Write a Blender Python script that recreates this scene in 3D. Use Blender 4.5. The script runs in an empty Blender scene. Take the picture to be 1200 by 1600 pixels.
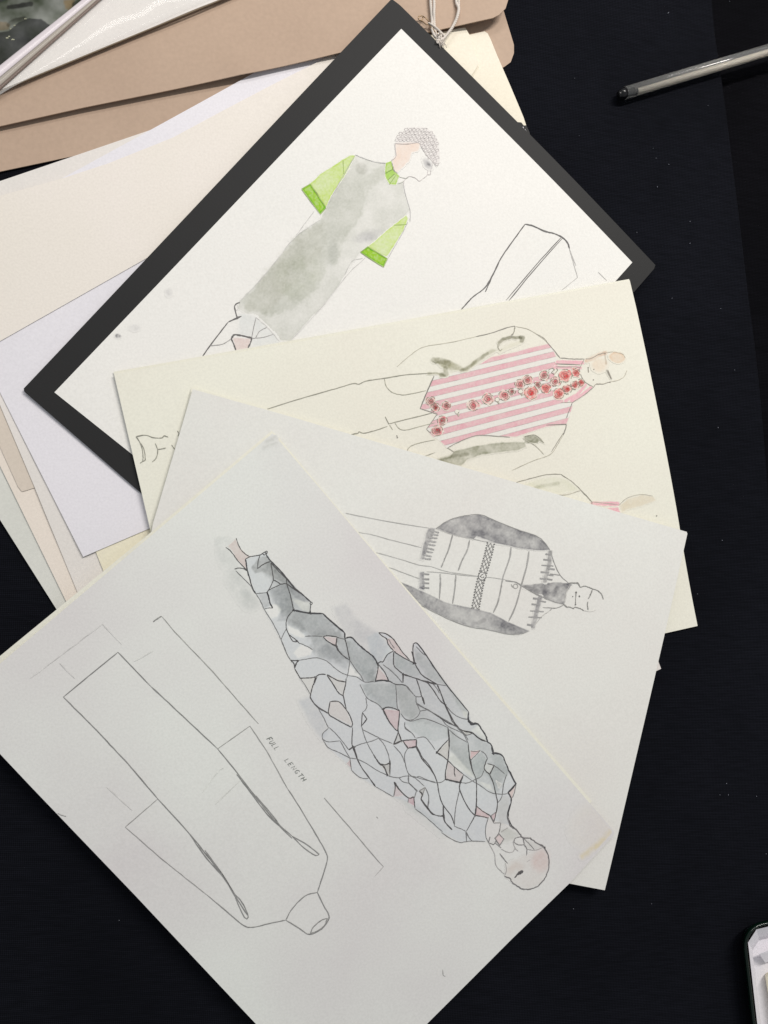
import bpy, math, random
import numpy as np
from mathutils import Matrix, Vector
from mathutils.geometry import delaunay_2d_cdt

random.seed(7); RNG = np.random.default_rng(11)
scene = bpy.context.scene
COL = scene.collection

# ------------------------------------------------------------------ camera
F_PX = 1155.0; DIST = 0.399; TX = math.radians(1); TY = math.radians(-10)
ROT = np.array([[math.cos(TY),0,math.sin(TY)],[0,1,0],[-math.sin(TY),0,math.cos(TY)]]) @ \
      np.array([[1,0,0],[0,math.cos(TX),-math.sin(TX)],[0,math.sin(TX),math.cos(TX)]])
cam = bpy.data.cameras.new('camera'); camo = bpy.data.objects.new('camera', cam); COL.objects.link(camo)
cam.sensor_fit = 'HORIZONTAL'; cam.sensor_width = 36; cam.lens = 36*F_PX/1200
cam.clip_start = 0.01; cam.clip_end = 20
camo.matrix_world = Matrix.Translation((0,0,DIST)) @ Matrix(ROT.tolist()).to_4x4()
scene.camera = camo

# ------------------------------------------------------------------ light
w = bpy.data.worlds.new('World'); scene.world = w; w.use_nodes = True
bg = w.node_tree.nodes['Background']; bg.inputs[0].default_value = (0.93,0.97,1.0,1); bg.inputs[1].default_value = 0.31
def area(name, loc, target, size, power, col, along=None):
    l = bpy.data.lights.new(name, 'AREA'); l.shape = 'RECTANGLE'; l.size = size[0]; l.size_y = size[1]
    l.energy = power; l.color = col
    o = bpy.data.objects.new(name, l); COL.objects.link(o); o.location = loc
    z = (Vector(loc)-Vector(target)).normalized()
    o.rotation_euler = z.to_track_quat('Z','Y').to_euler()
    if along:
        x = Vector(along); x = (x-z*x.dot(z)).normalized(); y = z.cross(x)
        o.rotation_euler = Matrix((x,y,z)).transposed().to_euler()
area('ceiling_lamp', (0.50,0.72,0.98), (0.0,0.05,0), (0.62,0.07), 11.8, (1.0,0.95,0.89), along=(.95,.3,0))
area('overhead_fill', (-0.5,1.5,1.9), (0,0,0), (1.0,0.3), 9.5, (1.0,0.97,0.94))  # added overhead fill, stands for no particular lamp
scene.view_settings.view_transform = 'Standard'; scene.view_settings.look = 'None'
scene.view_settings.exposure = 0.0; scene.view_settings.gamma = 1.0
scene.view_settings.use_curve_mapping = False

# ------------------------------------------------------------------ geometry helpers
def S(r,g,b):                                   # sRGB 0-255 -> linear
    return tuple((c/255/12.92 if c/255 <= .04045 else ((c/255+.055)/1.055)**2.4) for c in (r,g,b))
def unproj(P, z=0.0):                           # photo pixels -> table coordinates at height z
    P = np.atleast_2d(np.asarray(P, float)); z = np.broadcast_to(np.asarray(z, float), (len(P),))
    v = np.stack([P[:,0]-600, -(P[:,1]-800), -F_PX*np.ones(len(P))], 1) @ ROT.T
    t = (DIST - z)/(-v[:,2])
    return np.stack([v[:,0]*t, v[:,1]*t], 1)
def T(o, s, *pts):                              # coordinates read in an enlarged tile -> photo pixels
    return [(o[0]+p[0]/s, o[1]+p[1]/s)+tuple(p[2:]) for p in pts]

GX0, GX1, GY0, GY1, GS = -0.42, 0.42, -0.42, 0.42, 0.0015
gx = np.arange(GX0, GX1, GS); gy = np.arange(GY0, GY1, GS)
XX, YY = np.meshgrid(gx, gy)
def inside(poly, X, Y):
    r = np.zeros(X.shape, bool); n = len(poly)
    for i in range(n):
        x0,y0 = poly[i]; x1,y1 = poly[(i+1)%n]
        if y0 == y1: continue
        c = ((y0 > Y) != (y1 > Y)) & (X < (x1-x0)*(Y-y0)/(y1-y0)+x0)
        r ^= c
    return r
def segdist(poly, X, Y, closed=True):
    d = np.full(X.shape, 1e9); n = len(poly)
    for i in range(n if closed else n-1):
        x0,y0 = poly[i][:2]; x1,y1 = poly[(i+1)%n][:2]
        L = (x1-x0)**2+(y1-y0)**2+1e-12
        t = np.clip(((X-x0)*(x1-x0)+(Y-y0)*(y1-y0))/L, 0, 1)
        d = np.minimum(d, np.hypot(X-x0-t*(x1-x0), Y-y0-t*(y1-y0)))
    return d
def vnoise(X, Y, scale, seed):
    r = np.random.default_rng(seed).random((64,64))
    x = X/scale; y = Y/scale; xi = np.floor(x).astype(int); yi = np.floor(y).astype(int)
    fx = x-xi; fy = y-yi; fx = fx*fx*(3-2*fx); fy = fy*fy*(3-2*fy)
    g = lambda a,b: r[a%64, b%64]
    return (g(yi,xi)*(1-fx)+g(yi,xi+1)*fx)*(1-fy)+(g(yi+1,xi)*(1-fx)+g(yi+1,xi+1)*fx)*fy
def fbm(X, Y, scale, seed, n=4):
    s = 0; a = 1; t = 0
    for k in range(n):
        s = s + a*vnoise(X+13*k, Y-7*k, scale/2**k, seed+k); t += a; a *= .55
    return s/t
def maxf(a, r):
    b = a.copy()
    for k in range(1, r+1):
        b[:,k:] = np.maximum(b[:,k:], a[:,:-k]); b[:,:-k] = np.maximum(b[:,:-k], a[:,k:])
    c = b.copy()
    for k in range(1, r+1):
        c[k:] = np.maximum(c[k:], b[:-k]); c[:-k] = np.maximum(c[:-k], b[k:])
    return c
def boxf(a, r):
    for ax in (0,1):
        p = np.pad(a, [(r+1,r) if k==ax else (0,0) for k in (0,1)], 'edge').cumsum(ax)
        n = a.shape[ax]; s = 2*r+1
        a = (np.take(p, range(s, s+n), ax)-np.take(p, range(0, n), ax))/s
    return a
TOP = np.zeros(XX.shape)

# ------------------------------------------------------------------ object helpers
def tag(o, label=None, cat=None, group=None, kind=None):
    if label: o['label'] = label
    if cat: o['category'] = cat
    if group: o['group'] = group
    if kind: o['kind'] = kind
    return o
def empty(name, loc):
    o = bpy.data.objects.new(name, None); COL.objects.link(o); o.location = loc; o.empty_display_size = .02
    return o
def mesh(name, V, Fc, mat, parent=None, smooth=False, tint=None, origin=None):
    V = np.asarray(V, float)
    if origin is None: origin = Vector((0,0,0)) if parent is None else None
    m = bpy.data.meshes.new(name)
    root = parent
    off = np.zeros(3)
    p = parent
    while p is not None: off += np.array(p.location); p = p.parent
    if parent is None: off = np.array(origin)
    m.from_pydata((V-off).tolist(), [], [list(map(int,f)) for f in Fc]); m.update()
    if tint is not None:
        a = m.color_attributes.new('tint', 'FLOAT_COLOR', 'POINT')
        t = np.ones((len(V),4), np.float32); t[:,:3] = tint; a.data.foreach_set('color', t.ravel())
    if smooth: m.polygons.foreach_set('use_smooth', [True]*len(m.polygons))
    m.materials.append(mat)
    o = bpy.data.objects.new(name, m); COL.objects.link(o)
    if parent is not None: o.parent = parent
    else: o.location = origin
    return o

# ------------------------------------------------------------------ materials
def mat_new(name):
    m = bpy.data.materials.new(name); m.use_nodes = True; nt = m.node_tree
    return m, nt, nt.nodes['Principled BSDF']
def paper_mat(name, col, col2, seed, ink=False, rough=.75, mott=.5, scale=14, fibre=900, bump=.12, tint2=None):
    m, nt, b = mat_new(name); N = nt.nodes.new; L = nt.links.new
    geo = N('ShaderNodeNewGeometry'); mp = N('ShaderNodeMapping'); mp.inputs['Location'].default_value = (seed*1.7, seed*.9, 0)
    L(geo.outputs['Position'], mp.inputs[0])
    n1 = N('ShaderNodeTexNoise'); n1.inputs['Scale'].default_value = scale; n1.inputs['Detail'].default_value = 5
    n2 = N('ShaderNodeTexNoise'); n2.inputs['Scale'].default_value = fibre; n2.inputs['Detail'].default_value = 3
    L(mp.outputs[0], n1.inputs[0]); L(mp.outputs[0], n2.inputs[0])
    r = N('ShaderNodeMapRange'); r.inputs[1].default_value = .5-mott*.5; r.inputs[2].default_value = .5+mott*.5; L(n1.outputs[0], r.inputs[0])
    mx = N('ShaderNodeMix'); mx.data_type = 'RGBA'; mx.inputs[6].default_value = (*col,1); mx.inputs[7].default_value = (*col2,1)
    L(r.outputs[0], mx.inputs[0])
    r2 = N('ShaderNodeMapRange'); r2.inputs[1].default_value = .3; r2.inputs[2].default_value = .7; r2.inputs[3].default_value = .955; r2.inputs[4].default_value = 1.03
    L(n2.outputs[0], r2.inputs[0])
    mu = N('ShaderNodeMix'); mu.data_type = 'RGBA'; mu.blend_type = 'MULTIPLY'; mu.inputs[0].default_value = 1
    L(mx.outputs[2], mu.inputs[6]); L(r2.outputs[0], mu.inputs[7])
    out = mu.outputs[2]
    if ink:
        a = N('ShaderNodeVertexColor'); a.layer_name = 'tint'
        m2 = N('ShaderNodeMix'); m2.data_type = 'RGBA'; m2.blend_type = 'MULTIPLY'; m2.inputs[0].default_value = 1
        L(out, m2.inputs[6]); L(a.outputs[0], m2.inputs[7]); out = m2.outputs[2]
    L(out, b.inputs['Base Color']); b.inputs['Roughness'].default_value = rough
    b.inputs['Specular IOR Level'].default_value = .25
    bp = N('ShaderNodeBump'); bp.inputs['Strength'].default_value = bump; bp.inputs['Distance'].default_value = .0002
    L(n2.outputs[0], bp.inputs['Height']); L(bp.outputs[0], b.inputs['Normal'])
    return m
def plain(name, col, rough=.5, metal=0, **kw):
    m, nt, b = mat_new(name); b.inputs['Base Color'].default_value = (*col,1)
    b.inputs['Roughness'].default_value = rough; b.inputs['Metallic'].default_value = metal
    n = nt.nodes.new('ShaderNodeTexNoise'); n.inputs['Scale'].default_value = 400; n.inputs['Detail'].default_value = 4
    tc = nt.nodes.new('ShaderNodeNewGeometry'); nt.links.new(tc.outputs['Position'], n.inputs[0])
    r = nt.nodes.new('ShaderNodeMapRange'); r.inputs[3].default_value = max(0,rough-.07); r.inputs[4].default_value = min(1,rough+.1)
    nt.links.new(n.outputs[0], r.inputs[0]); nt.links.new(r.outputs[0], b.inputs['Roughness'])
    for k,v in kw.items(): b.inputs[k].default_value = v
    return m

# ------------------------------------------------------------------ sheets of paper
SHEETS = {}
class Sheet:
    """A flexible sheet: drapes over what lies beneath, remembers its height for the drawing on it."""
    def __init__(s, name, poly_px, mat, thick=.0002, gap=.0002, r=8, wav=.00012, seed=1, parent=None, label=None, cat=None,
                 group=None, root=None, z_est=None, ragged=0, curl=None, follow=None):
        global TOP
        if z_est is None: z_est = .004
        P = unproj(poly_px, z_est)
        for _ in range(2):
            z = np.array([s._bil(TOP, p) for p in P]) + thick
            P = unproj(poly_px, z)
        s.mat = mat
        if follow is None:
            base = maxf(TOP, 2*r); H = boxf(boxf(base, r), r) + gap
            H = H + wav*np.clip(fbm(XX, YY, .16, seed, 2), 0, 1)
            for _ in range(3):
                H2 = H
                for (cp, rad, lift) in (curl or []):
                    c = unproj([cp], .004)[0]; d = np.clip(1-np.hypot(XX-c[0], YY-c[1])/rad, 0, 1); H2 = H2 + lift*d*d
                P = unproj(poly_px, [s._bil(H2, p)+thick for p in P])
            s.H = H2 + thick
        else:
            s.H = follow.H + gap + thick
            for _ in range(3): P = unproj(poly_px, [s._bil(s.H, p) for p in P])
        s.poly = P
        ins = inside(P, XX, YY)
        ins = maxf(ins.astype(float), 1) > 0
        TOP = np.where(ins, np.maximum(TOP, s.H), TOP)
        cx, cy = P.mean(0)
        if parent is None and root:
            parent = empty(root, (cx, cy, float(s.z((cx,cy))-thick)))
            tag(parent, label, cat, group); s.root = parent
        s.parent = parent
        # boundary points
        step = .004; B = []
        n = len(P)
        for i in range(n):
            a, b = P[i], P[(i+1)%n]; k = max(1, int(np.linalg.norm(b-a)/step))
            for j in range(k):
                q = a+(b-a)*j/k
                if ragged: q = q+RNG.normal(0, ragged, 2)
                B.append(q)
        B = np.array(B); nb = len(B)
        xs = np.arange(P[:,0].min(), P[:,0].max(), step); ys = np.arange(P[:,1].min(), P[:,1].max(), step)
        X, Y = np.meshgrid(xs, ys); ok = inside(B, X, Y) & (segdist(B, X, Y) > step*.5)
        I = np.stack([X[ok], Y[ok]], 1)
        A = np.vstack([B, I])
        v, _, f, *_ = delaunay_2d_cdt([Vector(p) for p in A], [(i,(i+1)%nb) for i in range(nb)], [list(range(nb))], 1, 1e-7)
        v = np.array([tuple(p) for p in v]); z = s.zz(v)
        top = np.column_stack([v, z]); bot = np.column_stack([v, z-thick]); m = len(v)
        F_ = []; cnt = {}
        for t in f:
            a2 = 0
            for i in range(len(t)):
                x0,y0 = v[t[i]]; x1,y1 = v[t[(i+1)%len(t)]]; a2 += x0*y1-x1*y0
            t = list(t) if a2 > 0 else list(t)[::-1]
            F_.append(t); F_.append([q+m for q in t[::-1]])
            for i in range(len(t)):
                e = (t[i], t[(i+1)%len(t)]); cnt[e] = cnt.get(e,0)+1
        for (a,b) in cnt:
            if (b,a) not in cnt: F_.append([b,a,a+m,b+m])
        s.obj = mesh(name, np.vstack([top,bot]), F_, mat, parent, origin=Vector((cx,cy,float(s.z((cx,cy))))) if parent is None else None)
        if parent is None: tag(s.obj, label, cat, group); s.root = s.obj
    def _bil(s, G, p):
        x = (p[0]-GX0)/GS; y = (p[1]-GY0)/GS
        x = min(max(x,0), G.shape[1]-1.001); y = min(max(y,0), G.shape[0]-1.001)
        i, j = int(x), int(y); fx, fy = x-i, y-j
        return (G[j,i]*(1-fx)+G[j,i+1]*fx)*(1-fy)+(G[j+1,i]*(1-fx)+G[j+1,i+1]*fx)*fy
    def z(s, p): return s._bil(s.H, p)
    def zz(s, P):
        x = np.clip((P[:,0]-GX0)/GS, 0, s.H.shape[1]-1.001); y = np.clip((P[:,1]-GY0)/GS, 0, s.H.shape[0]-1.001)
        i = x.astype(int); j = y.astype(int); fx = x-i; fy = y-j; G = s.H
        return (G[j,i]*(1-fx)+G[j,i+1]*fx)*(1-fy)+(G[j+1,i]*(1-fx)+G[j+1,i+1]*fx)*fy
    def place(s, px, off):
        P = unproj(px, .004)
        for _ in range(3): P = unproj(px, s.zz(P)+off)
        return np.column_stack([P, s.zz(P)+off])

# ------------------------------------------------------------------ drawing on a sheet
def catmull(P, n=6):
    P = [np.array(p, float) for p in P]
    if len(P) < 3: return np.array(P)
    Q = [2*P[0]-P[1]]+P+[2*P[-1]-P[-2]]; out = []
    for i in range(1, len(Q)-2):
        for k in range(n):
            t = k/n
            out.append(.5*((2*Q[i])+(-Q[i-1]+Q[i+1])*t+(2*Q[i-1]-5*Q[i]+4*Q[i+1]-Q[i+2])*t*t+(-Q[i-1]+3*Q[i]-3*Q[i+1]+Q[i+2])*t**3))
    out.append(P[-1]); return np.array(out)
INK = (.19,.185,.19); PEN = (.10,.10,.11); PCL = (.42,.41,.42); LT = (.66,.655,.66); VLT = (.82,.815,.82)
class Draw:
    def __init__(s, sheet, mat, layer=0):
        s.sh = sheet; s.mat = mat; s.V = []; s.F = []; s.C = []; s.lay = layer*.00003; s.k = 0; s.last = None
    def wash(s, bbox, layers, step=1.3, thr=.985):
        x0,y0,x1,y1 = bbox; X, Y = np.meshgrid(np.arange(x0,x1,step), np.arange(y0,y1,step))
        Tn = np.ones(X.shape+(3,))
        for L in layers:
            f = L.get('f', 1.5); kind = L.get('k','poly')
            Xd = X + (vnoise(X,Y,5,3)-.5)*L.get('wob',1.2); Yd = Y + (vnoise(X,Y,5,9)-.5)*L.get('wob',1.2)
            if kind == 'poly':
                P = L['p']; d = segdist(P, Xd, Yd); d = np.where(inside(P, Xd, Yd), d, -d)
                c = np.clip(d/f+.5, 0, 1)
            elif kind == 'stroke':
                d = L['w']/2-segdist(L['p'], Xd, Yd, False); c = np.clip(d/f+.5, 0, 1)
            elif kind == 'blob':
                cx,cy,rx,ry = L['p']; a = math.radians(L.get('a',0))
                u = ((Xd-cx)*math.cos(a)+(Yd-cy)*math.sin(a))/rx; v = (-(Xd-cx)*math.sin(a)+(Yd-cy)*math.cos(a))/ry
                rr = np.sqrt(u*u+v*v); d = (1-rr)*min(rx,ry); c = np.clip(d/f+.5, 0, 1)
            elif kind == 'fn':
                c = L['fn'](X, Y); d = c*9
            c = c*c*(3-2*c)
            if 'clip' in L:
                dd = segdist(L['clip'], X, Y); dd = np.where(inside(L['clip'], X, Y), dd, -dd); c = c*np.clip(dd/1.2+.5,0,1)
            am = L.get('n',.35)
            if am:
                nn = fbm(X, Y, L.get('ns',22), L.get('s',5)); c = c*np.clip(1+am*(nn-.5)*3, 0, 2.2)
                g = vnoise(X, Y, 2.2, 77); c = c*(1+L.get('gr',.16)*(g-.5)*2)
            e = L.get('e',0)
            if e: c = c*(1+e*np.exp(-((d-1.2)/1.2)**2))
            rgb = np.array(L['c'])
            Tn = np.minimum(Tn*np.clip(1-(1-rgb)*c[...,None], .03, 1.3), 1.06)
        m = (Tn.min(-1) < thr) | (Tn.max(-1) > 2-thr)
        cell = m[:-1,:-1]|m[1:,:-1]|m[:-1,1:]|m[1:,1:]
        idx = -np.ones(X.shape, int); use = np.zeros(X.shape, bool)
        use[:-1,:-1]|=cell; use[1:,:-1]|=cell; use[:-1,1:]|=cell; use[1:,1:]|=cell
        idx[use] = np.arange(use.sum())
        px = np.stack([X[use], Y[use]], 1)
        s.k += 1
        V = s.sh.place(px, .00005+s.lay+s.k*.000012)
        b = s._add(V, Tn[use]); J, I = np.nonzero(cell)
        for j,i in zip(J,I): s.F.append((b+idx[j+1,i], b+idx[j+1,i+1], b+idx[j,i+1], b+idx[j,i]))
    def _add(s, V, C):
        b = sum(len(v) for v in s.V); s.V.append(V); s.C.append(np.broadcast_to(np.asarray(C,float), (len(V),3))); return b
    def line(s, pts, w=1.4, c=INK, smooth=True, jit=.12, taper=True, var=.25):
        P = [tuple(p[:2]) for p in pts]; W = [p[2] if len(p) > 2 else 1 for p in pts]
        Q = np.array([(*p, q) for p,q in zip(P,W)])
        if smooth and len(Q) > 2:
            cut = [0]
            for i in range(1, len(Q)-1):
                a = Q[i,:2]-Q[i-1,:2]; b_ = Q[i+1,:2]-Q[i,:2]
                if a@b_ < .50*np.linalg.norm(a)*np.linalg.norm(b_)+1e-9: cut.append(i)
            cut.append(len(Q)-1); R = []
            for a,b_ in zip(cut[:-1], cut[1:]):
                seg = Q[a:b_+1]
                if len(seg) == 2: seg = np.array([seg[0]+(seg[1]-seg[0])*k/5 for k in range(6)])
                else: seg = catmull(seg, 5)
                R += list(seg if not R else seg[1:])
            Q = np.array(R)
        else:
            R = []
            for a,b in zip(Q[:-1],Q[1:]):
                n = max(1, int(np.hypot(*(b-a)[:2])/8))
                R += [a+(b-a)*k/n for k in range(n)]
            Q = np.array(R+[Q[-1]])
        xy = Q[:,:2].copy(); n = len(xy)
        if n > 3 and jit: xy[1:-1] += RNG.normal(0, jit, (n-2,2))
        d = np.gradient(xy, axis=0); d /= np.linalg.norm(d, axis=1)[:,None]+1e-9
        nrm = np.stack([-d[:,1], d[:,0]], 1)
        ww = w*Q[:,2]*(1+var*RNG.normal(0,.6,n)).clip(.5,1.6)/2
        if taper and n > 2: ww[0] *= .55; ww[-1] *= .45
        A = xy+nrm*ww[:,None]; B = xy-nrm*ww[:,None]
        off = .00016+s.lay+(.00001*(len(s.V)%5))
        V = s.sh.place(np.vstack([A,B]), off)
        cc = np.array(c)*(1+RNG.normal(0,.10,n)).clip(.75,1.35)[:,None]
        b = s._add(V, np.vstack([cc,cc]).clip(0,1))
        for i in range(n-1):
            q = (b+i, b+i+1, b+n+i+1, b+n+i)
            s.F.append(q)
    def lines(s, o, sc, L, w=1.4, c=INK, **k):
        for p in L: s.line(T(o, sc, *p), w, c, **k)
    def dot(s, p, r, c=INK, n=9):
        a = np.linspace(0, 2*math.pi, n, endpoint=False)
        rr = r*(1+RNG.normal(0,.12,n))
        V = s.sh.place(np.stack([p[0]+rr*np.cos(a), p[1]+rr*np.sin(a)],1), .0002+s.lay)
        b = s._add(V, c); s.F.append(tuple(b+i for i in range(n)))
    def poly(s, pts, c):
        V = s.sh.place(np.array(pts,float), .00012+s.lay); b = s._add(V, c); s.F.append(tuple(b+i for i in range(len(pts))))
    def ring(s, p, r, w=1, c=INK, ry=None, a0=0, a1=360):
        a = np.radians(np.linspace(a0, a1, 12)); ry = ry or r
        s.line([(p[0]+r*math.cos(t), p[1]+ry*math.sin(t)) for t in a], w, c, taper=False)
    def build(s, name, parent):
        V = np.vstack(s.V); C = np.vstack(s.C); F_ = []
        for f in s.F:
            x = V[list(f),0]; y = V[list(f),1]
            a = np.sum(x*np.roll(y,-1)-np.roll(x,-1)*y)
            F_.append(f if a > 0 else f[::-1])
        s.last = mesh(name, V, F_, s.mat, parent, tint=C)
        return s.last

# ================================================================== SETTING
def cloth_mat(name, c1, c2, s=1):
    m, nt, b = mat_new(name); N = nt.nodes.new; L = nt.links.new
    geo = N('ShaderNodeNewGeometry'); mp = N('ShaderNodeMapping'); mp.inputs['Rotation'].default_value = (0,0,math.radians(3)); L(geo.outputs['Position'], mp.inputs[0])
    wa = N('ShaderNodeTexWave'); wa.inputs['Scale'].default_value = 330; wa.bands_direction = 'X'; wa.inputs['Distortion'].default_value = 1.2; wa.inputs['Detail Scale'].default_value = 3
    wb = N('ShaderNodeTexWave'); wb.inputs['Scale'].default_value = 330; wb.bands_direction = 'Y'; wb.inputs['Distortion'].default_value = 1.2; wb.inputs['Detail Scale'].default_value = 3
    L(mp.outputs[0], wa.inputs[0]); L(mp.outputs[0], wb.inputs[0])
    ad = N('ShaderNodeMath'); ad.operation = 'ADD'; L(wa.outputs['Fac'], ad.inputs[0]); L(wb.outputs['Fac'], ad.inputs[1])
    n = N('ShaderNodeTexNoise'); n.inputs['Scale'].default_value = 260; n.inputs['Detail'].default_value = 6
    ms = N('ShaderNodeMapping'); ms.inputs['Scale'].default_value = (.35,3,1); L(mp.outputs[0], ms.inputs[0]); L(ms.outputs[0], n.inputs[0])
    n3 = N('ShaderNodeTexNoise'); n3.inputs['Scale'].default_value = 9; n3.inputs['Detail'].default_value = 4; L(mp.outputs[0], n3.inputs[0])
    mu = N('ShaderNodeMath'); mu.operation = 'MULTIPLY'; L(ad.outputs[0], mu.inputs[0]); L(n.outputs[0], mu.inputs[1])
    mu2 = N('ShaderNodeMath'); mu2.operation = 'MULTIPLY'; L(mu.outputs[0], mu2.inputs[0]); L(n3.outputs[0], mu2.inputs[1])
    mr = N('ShaderNodeMapRange'); mr.inputs[1].default_value = .05; mr.inputs[2].default_value = .55; L(mu2.outputs[0], mr.inputs[0])
    mx = N('ShaderNodeMix'); mx.data_type = 'RGBA'; mx.inputs[6].default_value = (*c1,1); mx.inputs[7].default_value = (*c2,1)
    L(mr.outputs[0], mx.inputs[0]); L(mx.outputs[2], b.inputs['Base Color'])
    b.inputs['Roughness'].default_value = .95; b.inputs['Specular IOR Level'].default_value = .04
    bp = N('ShaderNodeBump'); bp.inputs['Strength'].default_value = .35; bp.inputs['Distance'].default_value = .0004
    L(mu.outputs[0], bp.inputs['Height']); L(bp.outputs[0], b.inputs['Normal'])
    return m
M_CLOTH = cloth_mat('navy_black_cloth', (.0036,.0040,.0056), (.0102,.0110,.0160))
M_UNDER = cloth_mat('shade_dark_under_cloth', (.0020,.0020,.0027), (.0062,.0062,.0086))  # colour darkened to stand for the shade beyond the cloth's fold
# under layer (big sheet) and the cloth spread on it
def grid_sheet(name, xs, ys, zf, mat, thick):
    X, Y = np.meshgrid(xs, ys); Z = zf(X, Y); V = np.stack([X.ravel(),Y.ravel(),Z.ravel()],1); nx = len(xs); ny = len(ys)
    Fc = [(j*nx+i, j*nx+i+1, (j+1)*nx+i+1, (j+1)*nx+i) for j in range(ny-1) for i in range(nx-1)]
    return mesh(name, V, Fc, mat, smooth=True)
u = grid_sheet('table_surface', np.linspace(-.8,.8,60), np.linspace(-.8,.8,60), lambda X,Y: -.0092+.0005*np.sin(X*30)*np.cos(Y*23), M_UNDER, 0)
tag(u, kind='structure')
edge_px = [(1100,-420),(1112,-60),(1118,40),(1128,110),(1140,200),(1150,280),(1160,360),(1172,460),(1185,560),(1195,660),(1204,780),(1214,950),(1222,1200),(1228,1500),(1232,2000)]
ed = catmull(np.array(edge_px), 5); ew = unproj(ed, 0)
V = []; Fc = []; ncol = 90
for i,(x,y) in enumerate(ew):
    ts = np.concatenate([[0, .0008, .002, .004], np.linspace(.008, x+.75, ncol-4)])
    for k,t in enumerate(ts):
        xx = x-t; z = .0006*(math.sin(xx*17+y*5)*math.sin(y*13+1)) -.0007
        if k == 0: z -= .0009
        V.append((xx, y, z))
nr = len(ew)
for i in range(nr-1):
    for k in range(ncol-1):
        a = i*ncol+k; Fc.append((a, a+1, a+ncol+1, a+ncol))
b0 = len(V)
for i,(x,y) in enumerate(ew): V.append((x-.0003, y, -.0090))
for i in range(nr-1): Fc.append((i*ncol, (i+1)*ncol, b0+i+1, b0+i))
c = mesh('tablecloth', V, Fc, M_CLOTH, smooth=True)
c['kind'] = 'structure'

# ================================================================== BLANK SHEETS AND FOLDERS
PM = {}
def pm(key, c1, c2, seed, **k):
    PM[key] = paper_mat('paper_'+key, S(*c1), S(*c2), seed, **k); PM[key+'_ink'] = paper_mat('drawn_'+key, S(*c1), S(*c2), seed, ink=True, **k)
pm('tan', (191,167,147), (181,157,138), 1, rough=.6, fibre=500)
pm('grey', (226,226,220), (216,217,210), 2)
pm('pink', (240,230,220), (232,222,210), 3)
pm('beige', (222,210,197), (214,203,190), 4)
pm('chalk', (236,230,226), (228,224,219), 5)
pm('yellow', (240,235,214), (236,229,205), 6)
pm('white', (236,233,239), (231,229,235), 7)
pm('cream', (239,232,225), (235,229,219), 8)
pm('ivory', (243,236,222), (240,233,213), 9)
pm('card', (243,241,237), (238,237,233), 10, bump=.08)
pm('ecru', (239,238,225), (235,231,219), 11, mott=.35, scale=9)
pm('pale', (233,234,229), (228,225,221), 12, mott=.35, scale=9)
pm('front', (230,232,228), (221,218,218), 13, mott=.30, scale=8)
pm('edge', (238,237,226), (232,230,216), 14)
M_BOARD = paper_mat('black_board', (.0115,.0115,.0125), (.0145,.0145,.015), 15, rough=.62, fibre=1500, bump=.25)
M_BOARD.node_tree.nodes['Principled BSDF'].inputs['Specular IOR Level'].default_value = .33

Sheet('manila_folder', [(-160,301),(0,268),(100,247),(380,190),(760,111),(787,105),(798,97),(803,83),(803,70),(797,50),(787,17),(760,-60),(-200,-90)],
      PM['tan'], thick=.0005, label='lower tan manila folder with a rounded corner showing beneath the white and cream sheets', cat='folder', group='tan manila folders', seed=2)
blk = 'blank sheets in the pile under the mounted sketch'
Sheet('paper_sheet', [(-80,685),(0,812),(87,950),(150,1050),(600,770),(370,405)], PM['grey'], thick=.0003, gap=.0001, seed=3,
      label='grey white blank sheet lowest and leftmost in the pile, beside the black cloth', cat='paper', group=blk)
Sheet('paper_sheet', [(-90,543),(0,728),(102,937),(190,1117),(600,917),(320,343)], PM['pink'], thick=.0003, gap=.0004, seed=4,
      label='pinkish cream sheet between the grey lowest sheet and the beige square-cornered piece', cat='paper', group=blk)
Sheet('paper_sheet', [(-120,420),(0,698),(28,760),(34,768),(42,766),(500,610),(380,330)], PM['beige'], thick=.0003, gap=.0001, seed=5,
      label='darker beige sheet whose small square corner ends halfway down the left pile', cat='paper', group=blk)
Sheet('paper_sheet', [(-127,326),(0,283),(235,203),(430,134),(760,930),(200,1116),(120,923),(54,761),(0,633)], PM['chalk'], thick=.0002, gap=.0003, seed=6,
      label='chalk white sheet under the bright lilac white one, its top edge across the tan folder', cat='paper', group=blk)
Sheet('paper_sheet', [(100,737),(150,863),(160,888),(200,988),(600,850),(480,560)], PM['yellow'], thick=.0002, gap=.0001, seed=7,
      label='yellowish sheet of which a small wedge shows below the lilac white sheet', cat='paper', group=blk)
Sheet('paper_sheet', [(-111,393),(0,613),(130,870),(233,826),(880,560),(640,-20),(400,112),(235,203)], PM['white'], thick=.0002, gap=.0003, seed=8,
      label='bright lilac white copy paper with its corner pointing down beside the black mount', cat='paper', group=blk)
Sheet('paper_sheet', [(-60,325),(0,306),(100,278),(170,255),(270,215),(350,172),(430,130),(540,75),(620,250),(235,400),(0,533),(-60,567)], PM['cream'], thick=.0002, gap=.0001, seed=9,
      label='large warm cream sheet left of the black mount, topmost there', cat='paper', group=blk)
Sheet('paper_sheet', [(560,92),(735,54),(757,49),(762,52),(767,62),(777,87),(797,133),(818,183),(829,217),(700,400)], PM['ivory'], thick=.0004, gap=.0003, seed=10,
      label='ivory sheet sticking out right of the black mount over the lower folder', cat='paper', group='ivory sheets between the folders')
Sheet('paper_sheet', [(560,82),(718,44),(727,43),(734,55),(748,100),(650,260)], PM['ivory'], thick=.0005, gap=.0003, seed=11,
      label='narrow ivory sheet beside the string knot, lying on the wider ivory sheet', cat='paper', group='ivory sheets between the folders')
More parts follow.
